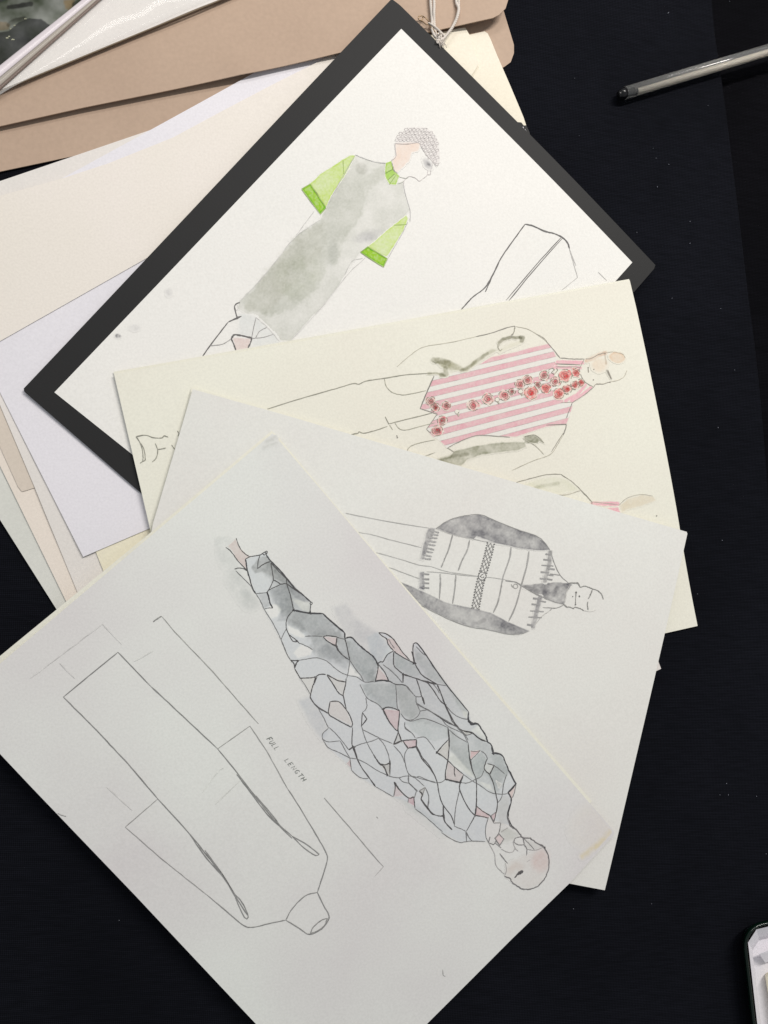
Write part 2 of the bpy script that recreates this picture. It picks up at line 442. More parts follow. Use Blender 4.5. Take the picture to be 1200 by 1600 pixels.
fold = Sheet('manila_folder', [(-200,241),(0,197),(130,168),(400,112),(660,52),(770,28),(780,23),(790,13),(794,0),(797,-25),(770,-120),(-240,-120)],
      PM['tan'], thick=.0006, gap=.0002, r=10, curl=[((800,15),.10,.004),((380,116),.05,.0016)], label='upper tan manila folder carrying the plastic sleeve and the string', cat='folder', group='tan manila folders', seed=12)

# torn dark corner of a print beside the mount
torn = Sheet('torn_scrap', [(796,188),(806,190),(815,191),(818,196),(822,194),(826,206),(829,216),(800,240)], M_BOARD, thick=.0003, gap=.0003, seed=21, ragged=.0003,
      label='torn black scrap with a white frayed edge at the right rim of the mount', cat='paper scrap')
dt = Draw(torn, PM['white_ink'])
for k in range(14):
    x = 816+RNG.random()*10; y = 192+(x-812)*1.1+RNG.random()*6
    dt.line([(x,y),(x+RNG.normal(0,3),y+3+RNG.random()*4)], 1.2, (.9,.9,.92))
dt.build('frayed_edge', torn.obj)

# ================================================================== PLASTIC SLEEVE
slv = Sheet('white_page', [(-160,200),(-20,150),(10,137),(60,117),(150,80),(230,46),(310,12),(341,0),(430,-35),(520,-70),(300,-160),(-200,-160)], PM['chalk'], thick=.0006, gap=.0003, r=6, seed=13,
      root='plastic_sleeve', label='clear plastic sleeve with a white page and a dark picture on the upper folder', cat='plastic sleeve')
pr = slv.root
mp_, nt, b = mat_new('dark_picture_print'); N = nt.nodes.new; L = nt.links.new
g = N('ShaderNodeNewGeometry'); n = N('ShaderNodeTexNoise'); n.inputs['Scale'].default_value = 26; n.inputs['Detail'].default_value = 6; n.inputs['Distortion'].default_value = .8
L(g.outputs['Position'], n.inputs[0]); a = N('ShaderNodeVertexColor'); a.layer_name = 'tint'
mr = N('ShaderNodeMapRange'); mr.inputs[1].default_value = .3; mr.inputs[2].default_value = .7; mr.inputs[3].default_value = .75; mr.inputs[4].default_value = 1.3; L(n.outputs[0], mr.inputs[0])
mx = N('ShaderNodeMix'); mx.data_type = 'RGBA'; mx.blend_type = 'MULTIPLY'; mx.inputs[0].default_value = 1; L(a.outputs[0], mx.inputs[6]); L(mr.outputs[0], mx.inputs[7])
L(mx.outputs[2], b.inputs['Base Color']); b.inputs['Roughness'].default_value = .6; b.inputs['Specular IOR Level'].default_value = .2
dp = Draw(slv, mp_)
sc = 1200/180
PICT = [(-90,165),(0,102),(40,76),(82,47),(105,25),(138,-4),(200,-60),(-90,-90)]
def pic(X, Y): return np.ones(X.shape)
def A_(c): return tuple(c)
dp.wash((-90,-60,200,165), [
    dict(gr=0, p=PICT, c=S(100,104,96), n=.12, f=1, ns=30, s=4),
    dict(gr=0, p=T((0,0),sc,(-300,330),(0,335),(90,320),(130,290),(190,235),(300,190),(430,200),(490,245),(540,270),(480,330),(300,440),(0,680),(-300,900)), c=(.25,.25,.27), n=.1, f=2),
    dict(gr=0, p=T((0,0),sc,(-100,230),(60,225),(110,260),(90,310),(-100,330)), c=(1.0,.80,.62), n=.3, f=3),
    dict(gr=0, p=T((0,0),sc,(660,0),(780,0),(770,60),(720,110),(680,90)), c=(1.0,.72,.45), n=.3, f=4),
    dict(gr=0, k='stroke', p=T((0,0),sc,(90,75),(200,60),(320,40)), w=7, c=(.3,.3,.3), n=.4, f=3),
    dict(gr=0, k='stroke', p=T((0,0),sc,(780,50),(860,10)), w=9, c=(.3,.28,.25), n=.4, f=3),
    dict(gr=0, k='stroke', p=T((0,0),sc,(90,260),(150,215),(250,195)), w=7, c=(.45,.45,.42), n=.6, f=3)], thr=.9, step=1.2)
for p0,r in (((75,395),3.0),((95,380),2),((135,412),3.4),((265,195),2.4),((150,265),1.6),((110,300),1.4)):
    x,y = T((0,0),sc,p0)[0]; dp.line([(x-r*.7,y+.4),(x,y-.3),(x+r*.7,y+.3)], 1.8, S(150,150,130))
dp.build('dark_picture', pr)
# folded plastic seam: raised clear bands
def strip(name, sheet, a0, a1, b0, b1, mat, off, bow, parent):
    V = []; Fc = []; n = 24; m = 6
    for i in range(n+1):
        t = i/n; A = (a0[0]+(a1[0]-a0[0])*t, a0[1]+(a1[1]-a0[1])*t); B = (b0[0]+(b1[0]-b0[0])*t, b0[1]+(b1[1]-b0[1])*t)
        for j in range(m+1):
            s_ = j/m; p = sheet.place([(A[0]+(B[0]-A[0])*s_, A[1]+(B[1]-A[1])*s_)], off+bow*math.sin(math.pi*s_))[0]
            V.append(p)
    V = np.array(V)
    for i in range(n):
        for j in range(m):
            q = i*(m+1)+j; Fc.append((q, q+1, q+m+2, q+m+1))
    V2 = V.copy(); V2[:,2] -= .0002; k = len(V)
    Fc += [tuple(k+v for v in f[::-1]) for f in Fc]
    # rim
    rim = [j for j in range(m+1)] + [i*(m+1)+m for i in range(1,n+1)] + [n*(m+1)+j for j in range(m-1,-1,-1)] + [i*(m+1) for i in range(n-1,0,-1)]
    for a,b_ in zip(rim, rim[1:]+rim[:1]): Fc.append((a, k+a, k+b_, b_))
    return mesh(name, np.vstack([V,V2]), Fc, mat, parent, smooth=True)
M_BAND = plain('milky_plastic', S(222,213,218), .22, 0)
M_SEAM = plain('smoky_plastic', S(128,112,104), .25, 0)
M_SEAM2 = plain('grey_plastic', S(178,170,160), .25, 0)
strip('plastic_band', slv, (-60,150),(150,-18), (-60,170),(158,-12), M_BAND, .0006, .0002, pr)
strip('plastic_fold', slv, (-60,171),(158,-12), (-60,186),(166,-12), M_SEAM2, .0006, .0004, pr)
strip('plastic_seam', slv, (-60,187),(164,-12), (-60,194),(172,-12), M_SEAM, .0006, .0006, pr)
M_EDGE = plain('sleeve_edge', S(120,104,84), .35)
strip('sleeve_rim', slv, (-40,157.5),(430,-37), (-40,160),(430,-34.5), M_EDGE, .0001, .0002, pr)
# gloss film over the white page
mf, nt, b = mat_new('clear_film'); b.inputs['Base Color'].default_value = (1,1,1,1); b.inputs['Roughness'].default_value = .08
b.inputs['Alpha'].default_value = .10; b.inputs['Specular IOR Level'].default_value = .8
g = nt.nodes.new('ShaderNodeNewGeometry'); n = nt.nodes.new('ShaderNodeTexNoise'); n.inputs['Scale'].default_value = 22; n.inputs['Detail'].default_value = 2
bp = nt.nodes.new('ShaderNodeBump'); bp.inputs['Distance'].default_value = .004; bp.inputs['Strength'].default_value = .8
nt.links.new(g.outputs['Position'], n.inputs[0]); nt.links.new(n.outputs[0], bp.inputs['Height']); nt.links.new(bp.outputs[0], b.inputs['Normal'])
strip('film', slv, (-60,196),(172,-14), (-30,155),(335,-4), mf, .0008, .0012, pr)

# ================================================================== MOUNTED SKETCH
mount = Sheet('mount_board', [(612,-2),(625,8),(1024,414),(1022,420),(990,457),(516,1010),(215,766),(38,612),(37,607)], M_BOARD, thick=.0009, gap=.0001, r=34, seed=14,
      root='mounted_sketch', label='figure in grey shift and green sleeves on white card, glued to a black mount', cat='mounted drawing', group='fashion sketches fanned across the table')
card = Sheet('white_card', [(627,45),(988,410),(945,458),(505,948),(85,613)], PM['card'], thick=.0002, gap=.00003, follow=mount, seed=14, parent=mount.root)
K = PM['card_ink']
# --- figure with green sleeves
o1=(400,200); oT=(250,420); oV=(600,180); oU=(800,300)
d = Draw(card, K)
BODY = T(o1,3,(465,125),(530,150),(610,165),(615,230),(640,262),(690,250),(690,290),(722,385),(700,410),(640,460),(560,530),(500,570),(440,650),(380,750),(300,850),(260,885),(160,1000),(110,992),(60,930),(20,895),(-40,872),(-85,850),(-78,810),(0,730),(80,640),(180,510),(300,430),(330,370),(400,240))
DARK = T(o1,3,(465,140),(520,215),(600,175),(600,240),(520,290),(500,400),(420,520),(380,640),(340,640),(280,760),(170,850),(60,880),(-60,850),(-70,810),(10,730),(90,640),(180,515),(300,430),(330,370),(400,240))
d.wash((365,236,648,540), [
    dict(p=BODY, c=(.84,.85,.83), f=2, n=.45, s=3, e=.35, ns=26),
    dict(p=DARK, c=(.86,.87,.845), f=6, n=.5, s=8, ns=26, wob=7),
    dict(p=T(o1,3,(20,700),(180,520),(320,430),(330,540),(200,700),(60,870),(-60,850)), c=(.91,.91,.89), f=8, n=.7, s=15, ns=22, wob=8),
    dict(k='blob', p=(400+530/3,200+505/3,22,9), a=-15, c=(.82,.82,.84), f=9, n=.6, s=21),
    dict(k='blob', p=(400+360/3,200+590/3,8,20), a=5, c=(.84,.85,.84), f=7, n=.3, s=22),
    dict(k='blob', p=(400+495/3,200+190/3,10,9), a=30, c=(.86,.86,.85), f=4, n=.2, s=23),
    dict(k='blob', p=(400+200/3,200+690/3,34,40), a=40, c=(.92,.93,.90), f=20, n=1.0, s=31, ns=18)], step=1.4)
d.wash((355,490,440,548), [dict(p=T(oT,6,(740,400),(900,450),(1000,545),(1080,620),(1130,700),(860,740),(860,650),(740,620)), c=(.90,.92,.93), f=8, n=.4, s=4),
    dict(p=T(oT,6,(680,645),(850,655),(825,742),(715,764)), c=(.90,.80,.79), f=2, n=.2, s=6)])
d.lines(oT,6,[[(398,820),(470,720),(560,600),(640,498)],[(640,498,.9),(725,460,1.6),(765,442,.8)],[(725,460),(705,390),(700,350),(720,325),(750,315)],[(668,655,2),(700,618,1.7),(780,630,1.3),(860,648,1.6)],[(668,655,1.4),(690,700),(712,765,1.3)],[(860,648,1.8),(850,690),(825,742,1.5)]],1.7,INK)
d.lines(oT,6,[[(470,720),(580,708),(640,675),(668,655)],[(860,648),(895,648),(930,590),(1000,548)],[(860,648),(870,590),(900,455)],[(895,650),(980,640),(1070,610)]],1.1,(.48,.47,.48))
d.lines(oT,6,[[(710,395),(735,365),(722,340)],[(900,455),(1010,550),(1120,680)]],1.2,VLT)
d.lines(o1,3,[[(465,125),(500,140),(560,160),(610,165)],[(692,265),(700,310),(722,385),(722,440)],[(712,440),(680,505),(618,612)],[(465,128),(400,240),(330,370)]],1.0,(.60,.60,.62))
d.lines(o1,3,[[(512,608),(440,675),(380,750),(300,850),(160,1000)],[(275,385),(235,440),(190,500)],[(300,430),(180,515),(80,640),(0,735),(-80,815)],[(500,610),(450,625),(415,690)]],1.0,(.76,.76,.77))
fig = d.build('drawn_figure', card.obj)
def sub(name, parent, sheet, mat, fn, lay=2):
    q = Draw(sheet, mat, lay); fn(q); return q.build(name, parent)
def greens(q, light, cuff, seams, bb):
    q.wash(bb, [dict(p=light, c=(.74,.88,.45), f=1.2, n=.22, s=5, e=.25), dict(p=cuff, c=(.46,.72,.16), f=1.1, n=.14, s=9, e=.35)], step=.9)
    for s_ in seams: q.line(s_, 1.6, (.42,.56,.20), smooth=False)
CT = dict
sub('green_sleeve', fig, card, K, lambda q: greens(q, T(o1,3,(253,262),(300,218),(405,150),(440,128),(468,128),(405,240),(350,320),(328,372)), T(o1,3,(215,285),(255,262),(328,372),(300,403)),
    [T(o1,3,(215,285),(255,262)), T(o1,3,(255,262),(300,330),(328,372)), T(o1,3,(215,287),(302,403)), T(o1,3,(302,403),(328,374)), T(o1,3,(408,152),(412,215))], (468,238,560,338)))
sub('green_sleeve', fig, card, K, lambda q: greens(q, T(o1,3,(525,557),(590,500),(645,455),(705,408),(712,425),(690,480),(650,545),(612,605)), T(o1,3,(490,582),(525,556),(615,612),(597,652)),
    [T(o1,3,(490,583),(597,652)), T(o1,3,(525,557),(615,612)), T(o1,3,(490,582),(525,556)), T(o1,3,(615,612),(597,652)), T(o1,3,(648,455),(705,452))], (560,332,642,420)))
def collar(q):
    q.wash((598,248,628,292), [dict(p=T(oV,10,(30,745),(112,715),(135,800),(165,870),(240,950),(190,1085),(90,1082),(20,960),(15,850)), c=(.62,.80,.36), f=1, n=.2, e=.3), dict(p=T(oV,10,(20,900),(130,845),(170,910),(70,1010)), c=(.80,.95,.55), f=1, n=0)], step=.7)
    q.lines(oV,10,[[(22,905),(135,845)],[(62,1010),(165,915)],[(85,1080),(190,930)]],1.1,(.38,.55,.18)); q.lines(oV,10,[[(235,960),(290,975),(350,985),(385,965)],[(225,1070),(280,1050),(320,1020)]],.8,(.60,.62,.58))
sub('green_collar', fig, card, K, collar)
def head1(q):
    q.wash((608,196,692,290), [
        dict(p=T(oV,10,(175,440),(400,430),(560,440),(540,560),(430,580),(390,720),(200,900),(140,830),(130,710),(190,630)), c=(.98,.86,.80), f=3, n=.3, s=3),
        dict(k='blob', p=(600+68,180+76,9,5), a=55, c=(.66,.66,.68), f=5, n=.2), dict(k='blob', p=(600+69.5,180+76.5,4,2), a=50, c=(.55,.55,.56), f=2, n=.1),
        dict(p=T(oV,10,(175,430),(210,330),(280,250),(420,190),(590,180),(680,210),(780,300),(840,400),(870,560),(870,720),(820,790),(740,700),(650,590),(570,460),(540,420),(400,440)), c=(.93,.91,.92), f=2, n=.4, s=4, ns=10)], step=1.0)
    hp = T(oV,10,(175,440),(205,330),(280,245),(420,185),(590,178),(690,215),(790,300),(850,410),(870,560),(875,720),(825,795),(740,700),(650,590),(570,450),(540,420),(400,440))
    # small woven curls
    for j in range(13):
        for i in range(12):
            x = 614+i*6.0+(j%2)*3; y = 197+j*5.4
            if inside(hp, np.array([[x]]), np.array([[y]]))[0,0]:
                a = math.radians(-25+25*math.sin(i*.6)); r1, r2 = 3.0, 2.0
                q.line([(x+r1*math.cos(t)*math.cos(a)-r2*math.sin(t)*math.sin(a), y+r1*math.cos(t)*math.sin(a)+r2*math.sin(t)*math.cos(a)) for t in np.linspace(0,2*math.pi,7)], .75, (.78,.75,.77), taper=False, jit=.45)
    q.lines(oV,10,[[(175,440),(175,520),(190,620),(170,670),(120,705)],[(175,440),(300,450),(400,445),(520,425),(560,440)]],1.0,(.62,.58,.60))
    q.lines(oV,10,[[(740,700),(760,760),(735,850),(730,925),(670,930)],[(690,860),(670,940),(610,990),(550,1030),(500,985),(400,955),(340,990),(315,1020),(310,1100)],[(560,440),(620,550),(720,680),(830,790)]],.9,(.74,.71,.73))
sub('drawn_head', fig, card, K, head1)
d = Draw(card, K, 1)
d.line([(820.7,350),(833,353),(853,361.7),(866.7,365),(880,371.7),(887.3,380),(890,388.5)],1.9,INK)
d.line([(820.7,350),(800,378.5),(783,403),(770.7,428.3),(758,449),(740,463),(733,470),(720.7,483.5)],1.8,INK)
d.lines(o1,3,[[(1112,685),(1095,725),(1075,768)]],1.5,INK)
d.line([(880,370.8),(840,415.5),(795,470)],1.3,INK); d.line([(877,370.8),(836.7,415),(791,469)],1.3,INK)
d.lines(oU,3,[[(270,265),(285,320),(308,400),(232,460)],[(405,375),(445,415)],[(272,270),(300,345)]],1.0,LT)
d.build('garment_outline', card.obj)
d = Draw(card, K, 1)
d.wash((170,440,275,540), [dict(k='blob', p=(184,525,4,3), c=(.45,.45,.47), f=3, n=1, ns=5), dict(k='blob', p=(264,457,5,6), c=(.86,.86,.87), f=5, n=.6, ns=7), dict(k='blob', p=(210,512,8,5), c=(.88,.88,.89), f=5, n=.6, ns=8)])
d.build('smudge', card.obj)

# ================================================================== STRING AND SAFETY PIN
def tube(path, r, n=8, close=True):
    P = np.array(path, float); V = []; Fc = []; m = len(P)
    D = np.gradient(P, axis=0); D /= np.linalg.norm(D,axis=1)[:,None]+1e-12
    up = np.array([0,0,1.0])
    for i in range(m):
        a = np.cross(D[i], up); la = np.linalg.norm(a)
        a = a/la if la > 1e-3 else np.array([1.0,0,0]); b_ = np.cross(a, D[i])
        rr = r[i] if hasattr(r,'__len__') else r
        for k in range(n):
            t = 2*math.pi*k/n; V.append(P[i]+rr*(a*math.cos(t)+b_*math.sin(t)))
    for i in range(m-1):
        for k in range(n): Fc.append((i*n+k, i*n+(k+1)%n, (i+1)*n+(k+1)%n, (i+1)*n+k))
    Fc.append(tuple(range(n))[::-1]); Fc.append(tuple((m-1)*n+k for k in range(n)))
    return V, Fc
class MB:
    def __init__(s): s.V=[]; s.F=[]
    def add(s, V, Fc): b=len(s.V); s.V+=list(map(tuple,V)); s.F+=[tuple(b+i for i in f) for f in Fc]; return s
    def build(s, name, mat, parent=None, smooth=True, origin=None): return mesh(name, s.V, s.F, mat, parent, smooth=smooth, origin=origin)
def p3(px, zs): 
    out = []
    for p,z in zip(px, zs if hasattr(zs,'__len__') else [zs]*len(px)):
        q = unproj([p], z)[0]; out.append((q[0], q[1], z))
    return out
M_STRING = plain('cotton_string', S(222,214,206), .9)
zf = float(fold.z(unproj([(690,20)],.008)[0])); zb = max(zf, .006)
root = empty('string', p3([(690,40)], zb)[0]); tag(root, 'white cotton string looped round a knot at the top edge of the black mount', 'string')
def strand(px, zs, r, seed):
    q = catmull(np.array([(*p, z) for p,z in zip(px,zs)]), 10); rg = np.random.default_rng(seed)
    P = p3(q[:,:2].tolist(), q[:,2].tolist()); mb = MB()
    for ph in (0, 2.1, 4.2):
        P2 = [np.array(p)+r*.55*np.array([math.cos(i*.9+ph), 0, math.sin(i*.9+ph)]) for i,p in enumerate(P)]
        mb.add(*tube(P2, r*.62, 6))
    return mb
h = zb+.0015
strand(T((630,0),6,(255,-60),(258,40),(265,120),(270,200),(268,260),(290,330),(330,370)), [h,h,h,h,h,h,h], .00075, 1).build('strand', M_STRING, root)
strand(T((630,0),6,(285,-60),(290,40),(288,120),(290,200),(295,270),(310,320),(350,365)), [h+.001,h+.001,h+.001,h,h,h,h], .00075, 2).build('strand', M_STRING, root)
strand(T((630,0),6,(490,-60),(500,30),(520,80),(505,160),(470,240),(430,300),(390,345),(350,370)), [h,h,h+.001,h+.001,h,h,h,h], .0008, 3).build('strand', M_STRING, root)
strand(T((630,0),6,(515,-60),(522,30),(515,100),(490,190),(450,270),(405,330),(370,375)), [h+.0005]*7, .0006, 8).build('strand', M_STRING, root)
strand(T((630,0),6,(240,215),(280,240),(330,280),(370,320),(388,345),(370,370)), [h+.001]*6, .0006, 4).build('strand', M_STRING, root)
mb = MB(); rg = np.random.default_rng(5)
kc = T((630,0),6,(345,365))[0]
for k in range(46):
    x = kc[0]+rg.normal(0,2.5); y = kc[1]+rg.normal(0,2.5); e = (x+rg.normal(2.5,3.5), y+abs(rg.normal(8,5)))
    P = p3([(x,y),((x+e[0])/2+rg.normal(0,1.5),(y+e[1])/2),e], [h+.001, h+.001+abs(rg.normal(0,.0008)), h-.0004]); mb.add(*tube(catmull(P,4), .00017, 4))
for k in range(8):
    c0 = (kc[0]+rg.normal(0,2.2), kc[1]+rg.normal(0,3)); r_ = 3
    mb.add(*tube(p3([(c0[0]+r_*math.cos(t), c0[1]+r_*.8*math.sin(t)) for t in np.linspace(0,5,9)], [h+.001+.001*math.sin(t*2+k) for t in range(9)]), .0005, 5))
mb.build('frayed_knot', M_STRING, root)
M_PIN = plain('brass_wire', S(150,128,100), .3, 1)
root = empty('safety_pin', p3([(665,40)], zb)[0]); tag(root, 'small brass safety pin hooked to the string beside the mount corner', 'safety pin')
o8=(630,0)
mb = MB(); ang = np.linspace(0, 4*math.pi, 26)
cc = T(o8,6,(163,170))[0]
mb.add(*tube(p3([(cc[0]+3.6*math.cos(a), cc[1]+3.6*math.sin(a)) for a in ang], [h+.0004+.00002*i for i in range(26)]), .00028, 6)); mb.build('coil', M_PIN, root)
MB().add(*tube(p3(T(o8,6,(180,150),(205,165),(235,195),(245,215)), h+.0006), .00028, 6)).build('wire', M_PIN, root)
MB().add(*tube(p3(T(o8,6,(165,195),(190,205),(215,228),(245,232),(300,300),(385,350)), h+.0005), .00028, 6)).build('wire', M_PIN, root)

# ================================================================== SHEET WITH THE ROSE TUNIC
gS = 'fashion sketches fanned across the table'
Sheet('backing_sheet', [(177,581),(500,524),(983,436),(1050,800),(300,1000)], PM['edge'], thick=.0002, gap=.0001, r=13, seed=15, wav=.0001,
      label='cream sheet whose thin edge peeks out above the pink striped sketch', cat='paper', group='backing sheets under the sketches')
s2 = Sheet('sketch_paper', [(178,584),(520,524.5),(984,438),(994,480),(1058,800),(1090,978),(1037,990),(300,1128),(235,829)], PM['ecru'], thick=.0003, gap=.0001, r=13, seed=16, wav=.0003,
      root='fashion_sketch', label='cream sheet with a figure in a pink striped tunic and red roses', cat='drawing', group=gS, curl=[((178,584),.04,.0003)])
K = PM['ecru_ink']
oN=(620,480); oO=(640,500); oP=(800,520); oQ=(400,560); sQ=1200/280; oR=(150,560)
TUN = T(oN,3,(175,322),(110,475),(190,500),(140,572),(165,603),(205,628),(238,662),(300,628),(370,602),(500,606),(560,606),(640,580),(700,560),(795,547),(812,500),(828,447),(860,420),(925,377),(880,340),(858,320),(860,290),(885,243),(765,240),(735,205),(712,172),(620,192),(560,210),(500,222),(440,235),(390,268),(310,298),(240,316))
d = Draw(s2, K)
cen = np.array([550,645,745,845,925,1012,1105,1212,1312])
def tval(X, Y):
    xo = (X-640)*6; yo = (Y-500)*6
    m = .24+.025*np.clip((yo+.24*xo-850)/300, 0, 1)
    return yo+230+(xo-960)*m
def stripes(X, Y):
    t = tval(X, Y); dd = np.min(np.abs(t[...,None]-cen), -1); return np.clip((25-dd)/5+.5, 0, 1)
def sedge(X, Y):
    t = tval(X, Y); dd = np.min(np.abs(t[...,None]-cen), -1); return np.clip(1-np.abs(dd-26)/4.5, 0, 1)*(.5+.5*vnoise(X,Y,14,4))
BODYT = T(oN,3,(175,322),(110,475),(190,500),(140,572),(165,603),(205,628),(238,662),(300,628),(370,602),(500,606),(560,606),(640,580),(700,560),(795,547),(812,500),(828,447),(760,430),(735,300),(760,262),(735,205),(712,172),(620,192),(560,210),(500,222),(440,235),(390,268),(310,298),(240,316))
d.wash((650,530,900,705), [dict(k='fn', fn=stripes, c=(.95,.62,.70), clip=BODYT, n=.13, ns=16, s=4), dict(k='fn', fn=sedge, c=(.52,.48,.50), clip=BODYT, n=.3, ns=9, s=7),
    dict(p=BODYT, c=(.985,.99,1.05), f=2, n=.1)], step=.75)
# collar bands
d.wash((865,555,932,632), [dict(k='stroke', p=T(oP,6,(430,275),(660,278)), w=6, c=(.99,.62,.76), f=1, n=.1), dict(k='stroke', p=T(oP,6,(400,325),(640,328)), w=5, c=(.99,.62,.76), f=1, n=.1),
    dict(k='stroke', p=T(oP,6,(500,640),(620,570),(690,490)), w=5, c=(.99,.62,.76), f=1, n=.1), dict(k='stroke', p=T(oP,6,(560,640),(660,580),(740,515)), w=5, c=(.99,.62,.76), f=1, n=.1)], step=.8)
d.lines(oP,6,[[(330,90),(400,170),(450,235)],[(450,235),(560,243),(680,245)],[(765,510),(680,580),(565,655)],[(565,655),(540,720),(510,800)],[(500,855),(510,870),(490,930)],[(410,290),(640,300)],[(410,318),(640,322)]],1.2,(.40,.39,.40))
d.lines(oP,6,[[(680,245),(645,310),(632,350)],[(640,380),(680,455),(765,510)],[(230,10),(300,50),(330,90)],[(490,930),(430,1020),(370,1115)],[(460,655),(565,650)]],1.0,(.45,.44,.44))
d.lines(oN,3,[[(175,322),(140,400),(110,475)]],1.6,(.30,.30,.31)); d.lines(oN,3,[[(110,475),(165,493),(190,500),(140,572),(160,592)],[(235,662),(290,632),(370,602),(450,603),(530,609)],[(555,88),(520,95),(440,122),(370,138)],[(555,88),(550,115),(535,142)],[(700,552),(795,548),(792,570),(780,600)]],1.2,(.40,.39,.40))
d.lines(oN,3,[[(370,138),(250,165),(130,185),(70,220),(0,280)],[(560,90),(620,105),(690,150),(712,172)],[(780,600),(750,650),(720,690),(640,720),(540,765)],[(475,200),(480,175),(500,155)],[(590,615),(650,650),(690,690)]],1.0,(.66,.65,.62))
d.lines(oQ,sQ,[[(60,345),(230,290),(400,240),(560,195),(650,168),(690,172),(740,150),(860,133),(1000,110),(1180,98)],[(620,512),(680,502),(690,490),(725,500),(800,482),(880,455)],[(865,390),(890,440)],[(890,437),(1000,410),(1180,365)]],1.3,(.42,.42,.40))
d.lines(oQ,sQ,[[(860,135),(875,190),(920,230),(1000,243),(1140,215)],[(895,445),(915,478)],[(930,430),(960,470),(1010,478),(1100,455),(1200,430)],[(1010,620),(1040,585),(1120,560),(1200,545)],[(1130,655),(1200,630)]],1.1,(.55,.55,.52))
d.dot((621,683.5),1.3,PCL); d.dot((1026,806),1.2,PCL); d.lines(oN,3,[[(0,600),(3,612)]],1.2,PCL)
fig = d.build('drawn_figure', s2.parent)
GG = (.60,.60,.54)
def hand(q):
    q.wash((655,500,825,600), [dict(k='stroke', p=T(oO,6,(225,375),(300,385),(360,400)), w=9, c=GG, f=3, n=.5, s=3, ns=9), dict(p=T(oO,6,(240,390),(360,370),(450,420),(520,450),(600,390),(700,310),(780,270),(830,285),(740,330),(640,400),(540,480),(450,475),(380,470),(300,440)), c=(.72,.72,.66), f=4, n=.6, s=5, ns=10),
        dict(k='stroke', p=T(oO,6,(480,475),(560,440),(640,370),(730,310)), w=4.5, c=(.62,.62,.57), f=2.5, n=.4, s=8),
        dict(k='stroke', p=T(oO,6,(335,450),(345,510),(300,515)), w=7, c=GG, f=2.5, n=.3, s=3), dict(k='stroke', p=T(oO,6,(175,502),(250,498),(330,520)), w=3.5, c=GG, f=2, n=.3, s=3),
        dict(k='stroke', p=T(oO,6,(838,215),(880,180),(950,162),(1040,168)), w=5, c=(.52,.52,.47), f=2, n=.3, s=6), dict(k='stroke', p=T(oO,6,(1040,165),(1062,170),(1050,195)), w=7, c=(.52,.52,.47), f=2, n=.2, s=6),
        dict(k='stroke', p=T(oO,6,(850,290),(930,250),(1030,210)), w=6, c=(.93,.93,.89), f=4, n=.3)], step=.9)
    q.lines(oO,6,[[(985,70),(980,110),(950,145)],[(830,220),(830,260),(850,290),(870,270)],[(220,385),(250,410)]],1.0,(.48,.48,.44))
sub('grey_brushwork', fig, s2, K, hand)
def hand2(q):
    q.wash((675,670,870,735), [dict(p=T(oN,3,(270,675),(350,655),(440,640),(520,632),(600,632),(606,655),(560,672),(470,682),(400,690),(330,715),(300,742),(262,738),(190,716),(250,700)), c=(.60,.61,.56), f=3, n=.5, s=6, ns=14, e=.2),
        dict(k='stroke', p=T(oN,3,(190,718),(260,698),(330,690)), w=5, c=(.72,.72,.68), f=3, n=.4), dict(p=T(oP,6,(110,970),(200,960),(270,990),(305,1035),(250,1015),(240,1035),(120,1030),(115,1000)), c=(.48,.49,.44), f=1.5, n=.4, s=9, ns=9)], step=1)
    q.lines(oN,3,[[(240,660),(270,680)],[(600,605),(650,600),(690,636)]],1.0,(.45,.45,.42))
sub('grey_brushwork', fig, s2, K, hand2)
def head2(q):
    q.wash((905,545,985,610), [dict(k='blob', p=(800+985/6,520+232/6,12.5,8.5), a=10, c=(.95,.84,.77), f=3, n=.3, e=.5), dict(k='stroke', p=T(oP,6,(700,262),(760,235),(830,200),(880,190)), w=6, c=(.90,.76,.70), f=3, n=.5, ns=8),
        dict(k='blob', p=(800+820/6,520+300/6,12,11), c=(.99,.91,.86), f=9, n=.4), dict(k='stroke', p=T(oP,6,(870,190),(875,240),(882,290)), w=2.5, c=(.72,.66,.62), f=2, n=.4), dict(k='stroke', p=T(oP,6,(890,355),(910,395),(930,428)), w=3, c=(.45,.44,.43), f=2, n=.2)], step=.9)
    q.lines(oP,6,[[(690,245),(740,240),(800,210),(850,190),(880,195)],[(765,510),(790,480),(850,480),(900,465),(930,458)],[(715,325),(718,370)],[(900,350),(930,425)]],1.0,(.45,.42,.41))
    q.lines(oP,6,[[(930,458),(1000,442),(1055,405),(1080,350)],[(880,185),(960,178),(1040,200),(1062,235)]],.9,(.70,.67,.64))
    for p in ((715,325),(768,342),(765,440),(920,462)): q.dot(T(oP,6,p)[0], .9, (.35,.33,.33))
sub('drawn_head', fig, s2, K, head2)
ROS = [T(oO,6,(x,y))[0]+(r/6,k) for x,y,r,k in ((200,758,44,1),(242,818,42,1),(345,802,40,1),(308,940,46,1),(262,1035,50,1),(597,800,52,0),(735,740,54,0),(890,705,50,0),(962,670,32,0),(1035,600,46,0),(1108,560,44,0),(1140,682,64,2))]+\
      [T(oP,6,(x,y))[0]+(r/6,k) for x,y,r,k in ((240,487,32,1),(303,400,46,1),(405,455,44,0),(500,400,62,2),(600,372,38,2),(318,520,48,2),(440,568,52,2),(518,530,44,2),(590,492,40,2),(645,465,36,2))]
